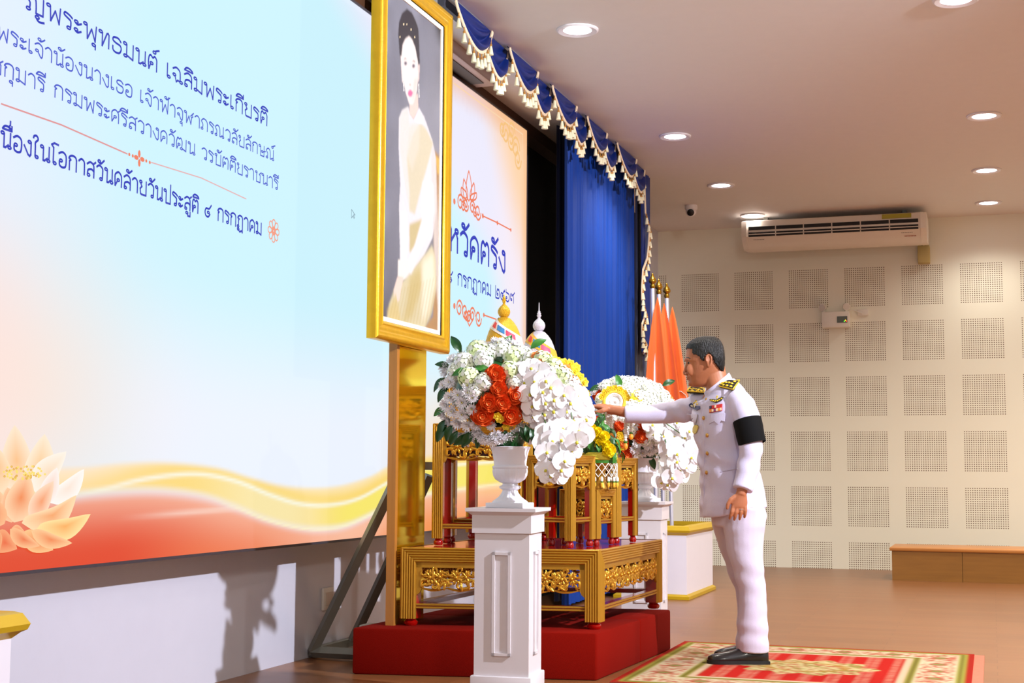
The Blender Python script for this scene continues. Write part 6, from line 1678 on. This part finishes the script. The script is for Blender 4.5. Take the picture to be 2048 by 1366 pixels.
    p, n = stick(1413.5, 945, 0.002); M_ = n.to_track_quat('Z', 'Y').to_matrix(); b = MB(); b.ell(p, (.0112, .0112, .006), M_, 14, 8); b.build('button', BRASS, jk)
    # placket line
    b = MB(); b.tube([stick(*c2(x, y), 0.0005)[0] for x, y in ((352, 700), (340, 800), (330, 900), (345, 1000), (362, 1100), (366, 1200), (364, 1300))] + [stick(1408, y, 0.0005)[0] for y in (930, 960, 990, 1015)], 0.0022, 6); b.build('placket', CLOTH, jk)
    # pocket flaps with pointed lower edge
    patch('pocket_flap', [(440, 880), (583, 872), (583, 962), (545, 952), (508, 990), (470, 958), (412, 990)], CLOTH, 0.006, 0.006)
    patch('pocket_flap', [(178, 880), (302, 888), (276, 976), (250, 960), (232, 975), (206, 950), (165, 958)], CLOTH, 0.006, 0.006)
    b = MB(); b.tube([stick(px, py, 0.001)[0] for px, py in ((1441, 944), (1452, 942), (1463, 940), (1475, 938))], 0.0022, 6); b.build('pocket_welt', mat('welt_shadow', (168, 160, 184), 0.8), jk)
    # shoulder boards
    BD = mat('black_felt', (26, 20, 14), 0.8, var=0.1)
    for poly, motifs in (([(520, 585), (532, 552), (562, 534), (716, 545), (702, 580), (668, 640), (590, 622), (530, 608)], [(560, 575), (590, 570), (620, 572), (650, 580), (600, 600), (640, 610), (565, 595), (675, 560)]),
                         ([(180, 645), (198, 615), (222, 598), (300, 602), (358, 620), (365, 658), (280, 650)], [(215, 622), (245, 618), (275, 625), (305, 628), (330, 640), (235, 638), (290, 640)])):
        far = poly[0][0] < 400
        if far:     # lies nearly level on the far shoulder: its outer edge recedes from the camera
            pos = lambda x, y, e=0.0: cr(x, y, 7.335 + (660 - y) * 0.0016) + UP * e + LAT * e
            b = MB(); top = [pos(x, y) for x, y in poly]; b.poly(top, 1.0, UP * -0.010 - LAT * 0.004); s = b.build('shoulder_board', BD, jk)
        else:
            pos = lambda x, y, e=0.0: stick(*c2(x, y), 0.0108 + e)[0]
            s = patch('shoulder_board', poly, BD, 0.010, 0.012)
        b = MB(); pts = [pos(x, y, 0.001) for x, y in poly]; b.tube(pts + [pts[0]], 0.0042, 6); b.build('gold_edging', GTH, s)
        for x, y in motifs:
            p = pos(x, y, 0.0015); n = (UP + LAT * .6).normalized() if far else stick(*c2(x, y), 0)[1]
            b = MB(); b.ell(p, (.0085, .0072, .0035), n.to_track_quat('Z', 'Y').to_matrix(), 8, 6); b.build('gold_motif', GTH, s)
    # badges
    NV = mat('navy_enamel', (24, 30, 84), 0.3); RD = mat('red_ribbon', (196, 40, 36), 0.5); CRM = mat('cream_ribbon', (238, 214, 180), 0.5); ORG = mat('orange_ribbon', (232, 140, 60), 0.5)
    w = patch('wing_badge', [(416, 738), (450, 758), (490, 770), (540, 748), (568, 712), (548, 706), (520, 728), (490, 738), (460, 742), (430, 730)], mat('dark_badge', (40, 40, 30), 0.4), 0.006, 0.004)
    for x, y in ((440, 748), (460, 752), (482, 756), (505, 752), (525, 742), (545, 728), (505, 705), (500, 722)):
        p, n = stick(*c2(x, y), 0.008); b = MB(); b.ell(p, (.0058, .0048, .003), n.to_track_quat('Z', 'Y').to_matrix(), 8, 6); b.build('gold_feather', GTH, w)
    rb = patch('ribbon_bar', [(420, 800), (552, 778), (550, 850), (418, 874)], RD, 0.006, 0.004)
    for i, (x0, x1, y0, m) in enumerate(((424, 446, 0, NV), (450, 472, 0, RD), (476, 492, 0, CRM), (424, 444, 36, ORG), (448, 466, 36, CRM), (470, 486, 36, mat('violet_ribbon', (120, 60, 120), 0.5)), (490, 510, 36, CRM), (514, 530, 36, ORG), (534, 546, 36, CRM))):
        yy = lambda x: 800 - (x - 420) * 0.167
        patch('ribbon', [(x0, yy(x0) + y0 + 5), (x1, yy(x1) + y0 + 5), (x1, yy(x1) + y0 + 32), (x0, yy(x0) + y0 + 32)], m, 0.0085, 0.002, rb, sub=1)
    em = patch('breast_badge', [(196, 790), (225, 768), (262, 800), (318, 800), (322, 828), (290, 846), (250, 830), (205, 808)], NV, 0.006, 0.004)
    for x, y, r in ((232, 800, .007), (252, 806, .006), (275, 804, .008), (268, 790, .006), (275, 772, .007), (290, 765, .006), (282, 745, .005), (300, 780, .006), (262, 770, .005)):
        p, n = stick(*c2(x, y), 0.009); b = MB(); b.ell(p, (r, r * .8, .003), n.to_track_quat('Z', 'Y').to_matrix(), 8, 6); b.build('gold_ornament', GTH if y < 795 else mat('ivory_ornament', (232, 222, 190), 0.4) if 'ivory_ornament' not in bpy.data.materials else bpy.data.materials['ivory_ornament'], em)
    md = patch('pocket_medal', [(262, 1000), (290, 995), (305, 1010), (300, 1040), (285, 1080), (262, 1095), (246, 1075), (250, 1030)], mat('pale_gold', (206, 190, 110), 0.35, 0.5, var=0.2, scale=80), 0.007, 0.005)
    b = MB(); b.tube([stick(*c2(x, y), 0.006)[0] for x, y in ((300, 890), (295, 940), (285, 975), (278, 1000))], 0.002, 5); b.build('cord', mat('grey_cord', (130, 126, 120), 0.6), md)
    # collar: stands up at the nape and drops toward the throat
    b = MB(); R = []
    for (px, py, la_, ap, tl) in ((1439, 781, .084, .076, .50), (1436, 772, .074, .070, .66), (1433, 765, .0655, .066, .80), (1433, 765, .060, .060, .80), (1436, 774, .066, .064, .66)):
        rg = yaw_ring(P(px, py, 7.285), la_, ap, 24, 40, 2.1)
        c0 = P(px, py, 7.285)
        R.append([p + UP * (-(p - c0).dot(FWD) * tl) for p in rg])
    b.rings(R, cap=False); b.build('collar', CLOTH, jk)
    # armband, cuff hems
    arm = [P(1494, 840, 7.117), P(1498, 856, 7.11), P(1501, 872, 7.105), P(1505, 888, 7.102)]
    b = MB(); b.tube(arm, [.0735, .0730, .0715, .0700], 28, cap=False); ab = b.build('armband', BAND, jk, angle=80)
    for v, vn in zip(ab.data.vertices, [v.normal.copy() for v in ab.data.vertices]):
        w_ = v.co; v.co += vn * 0.0025 * noise.noise(Vector((w_.x * 22, w_.y * 22, w_.z * 40)))
    # ring on the left hand
    q = ends[2]; b = MB(); d = (q[1] - q[0]).normalized(); c0 = q[0].lerp(q[1], .55); xa = d.orthogonal().normalized(); ya = d.cross(xa)
    b.tube([c0 + (xa * math.cos(k) + ya * math.sin(k)) * .0112 for k in np.linspace(0, 2 * PI, 17)], 0.0018, 6, cap=False); b.build('finger_ring', mat('silver_ring', (226, 222, 214), 0.2, 0.9), t)
build_person()
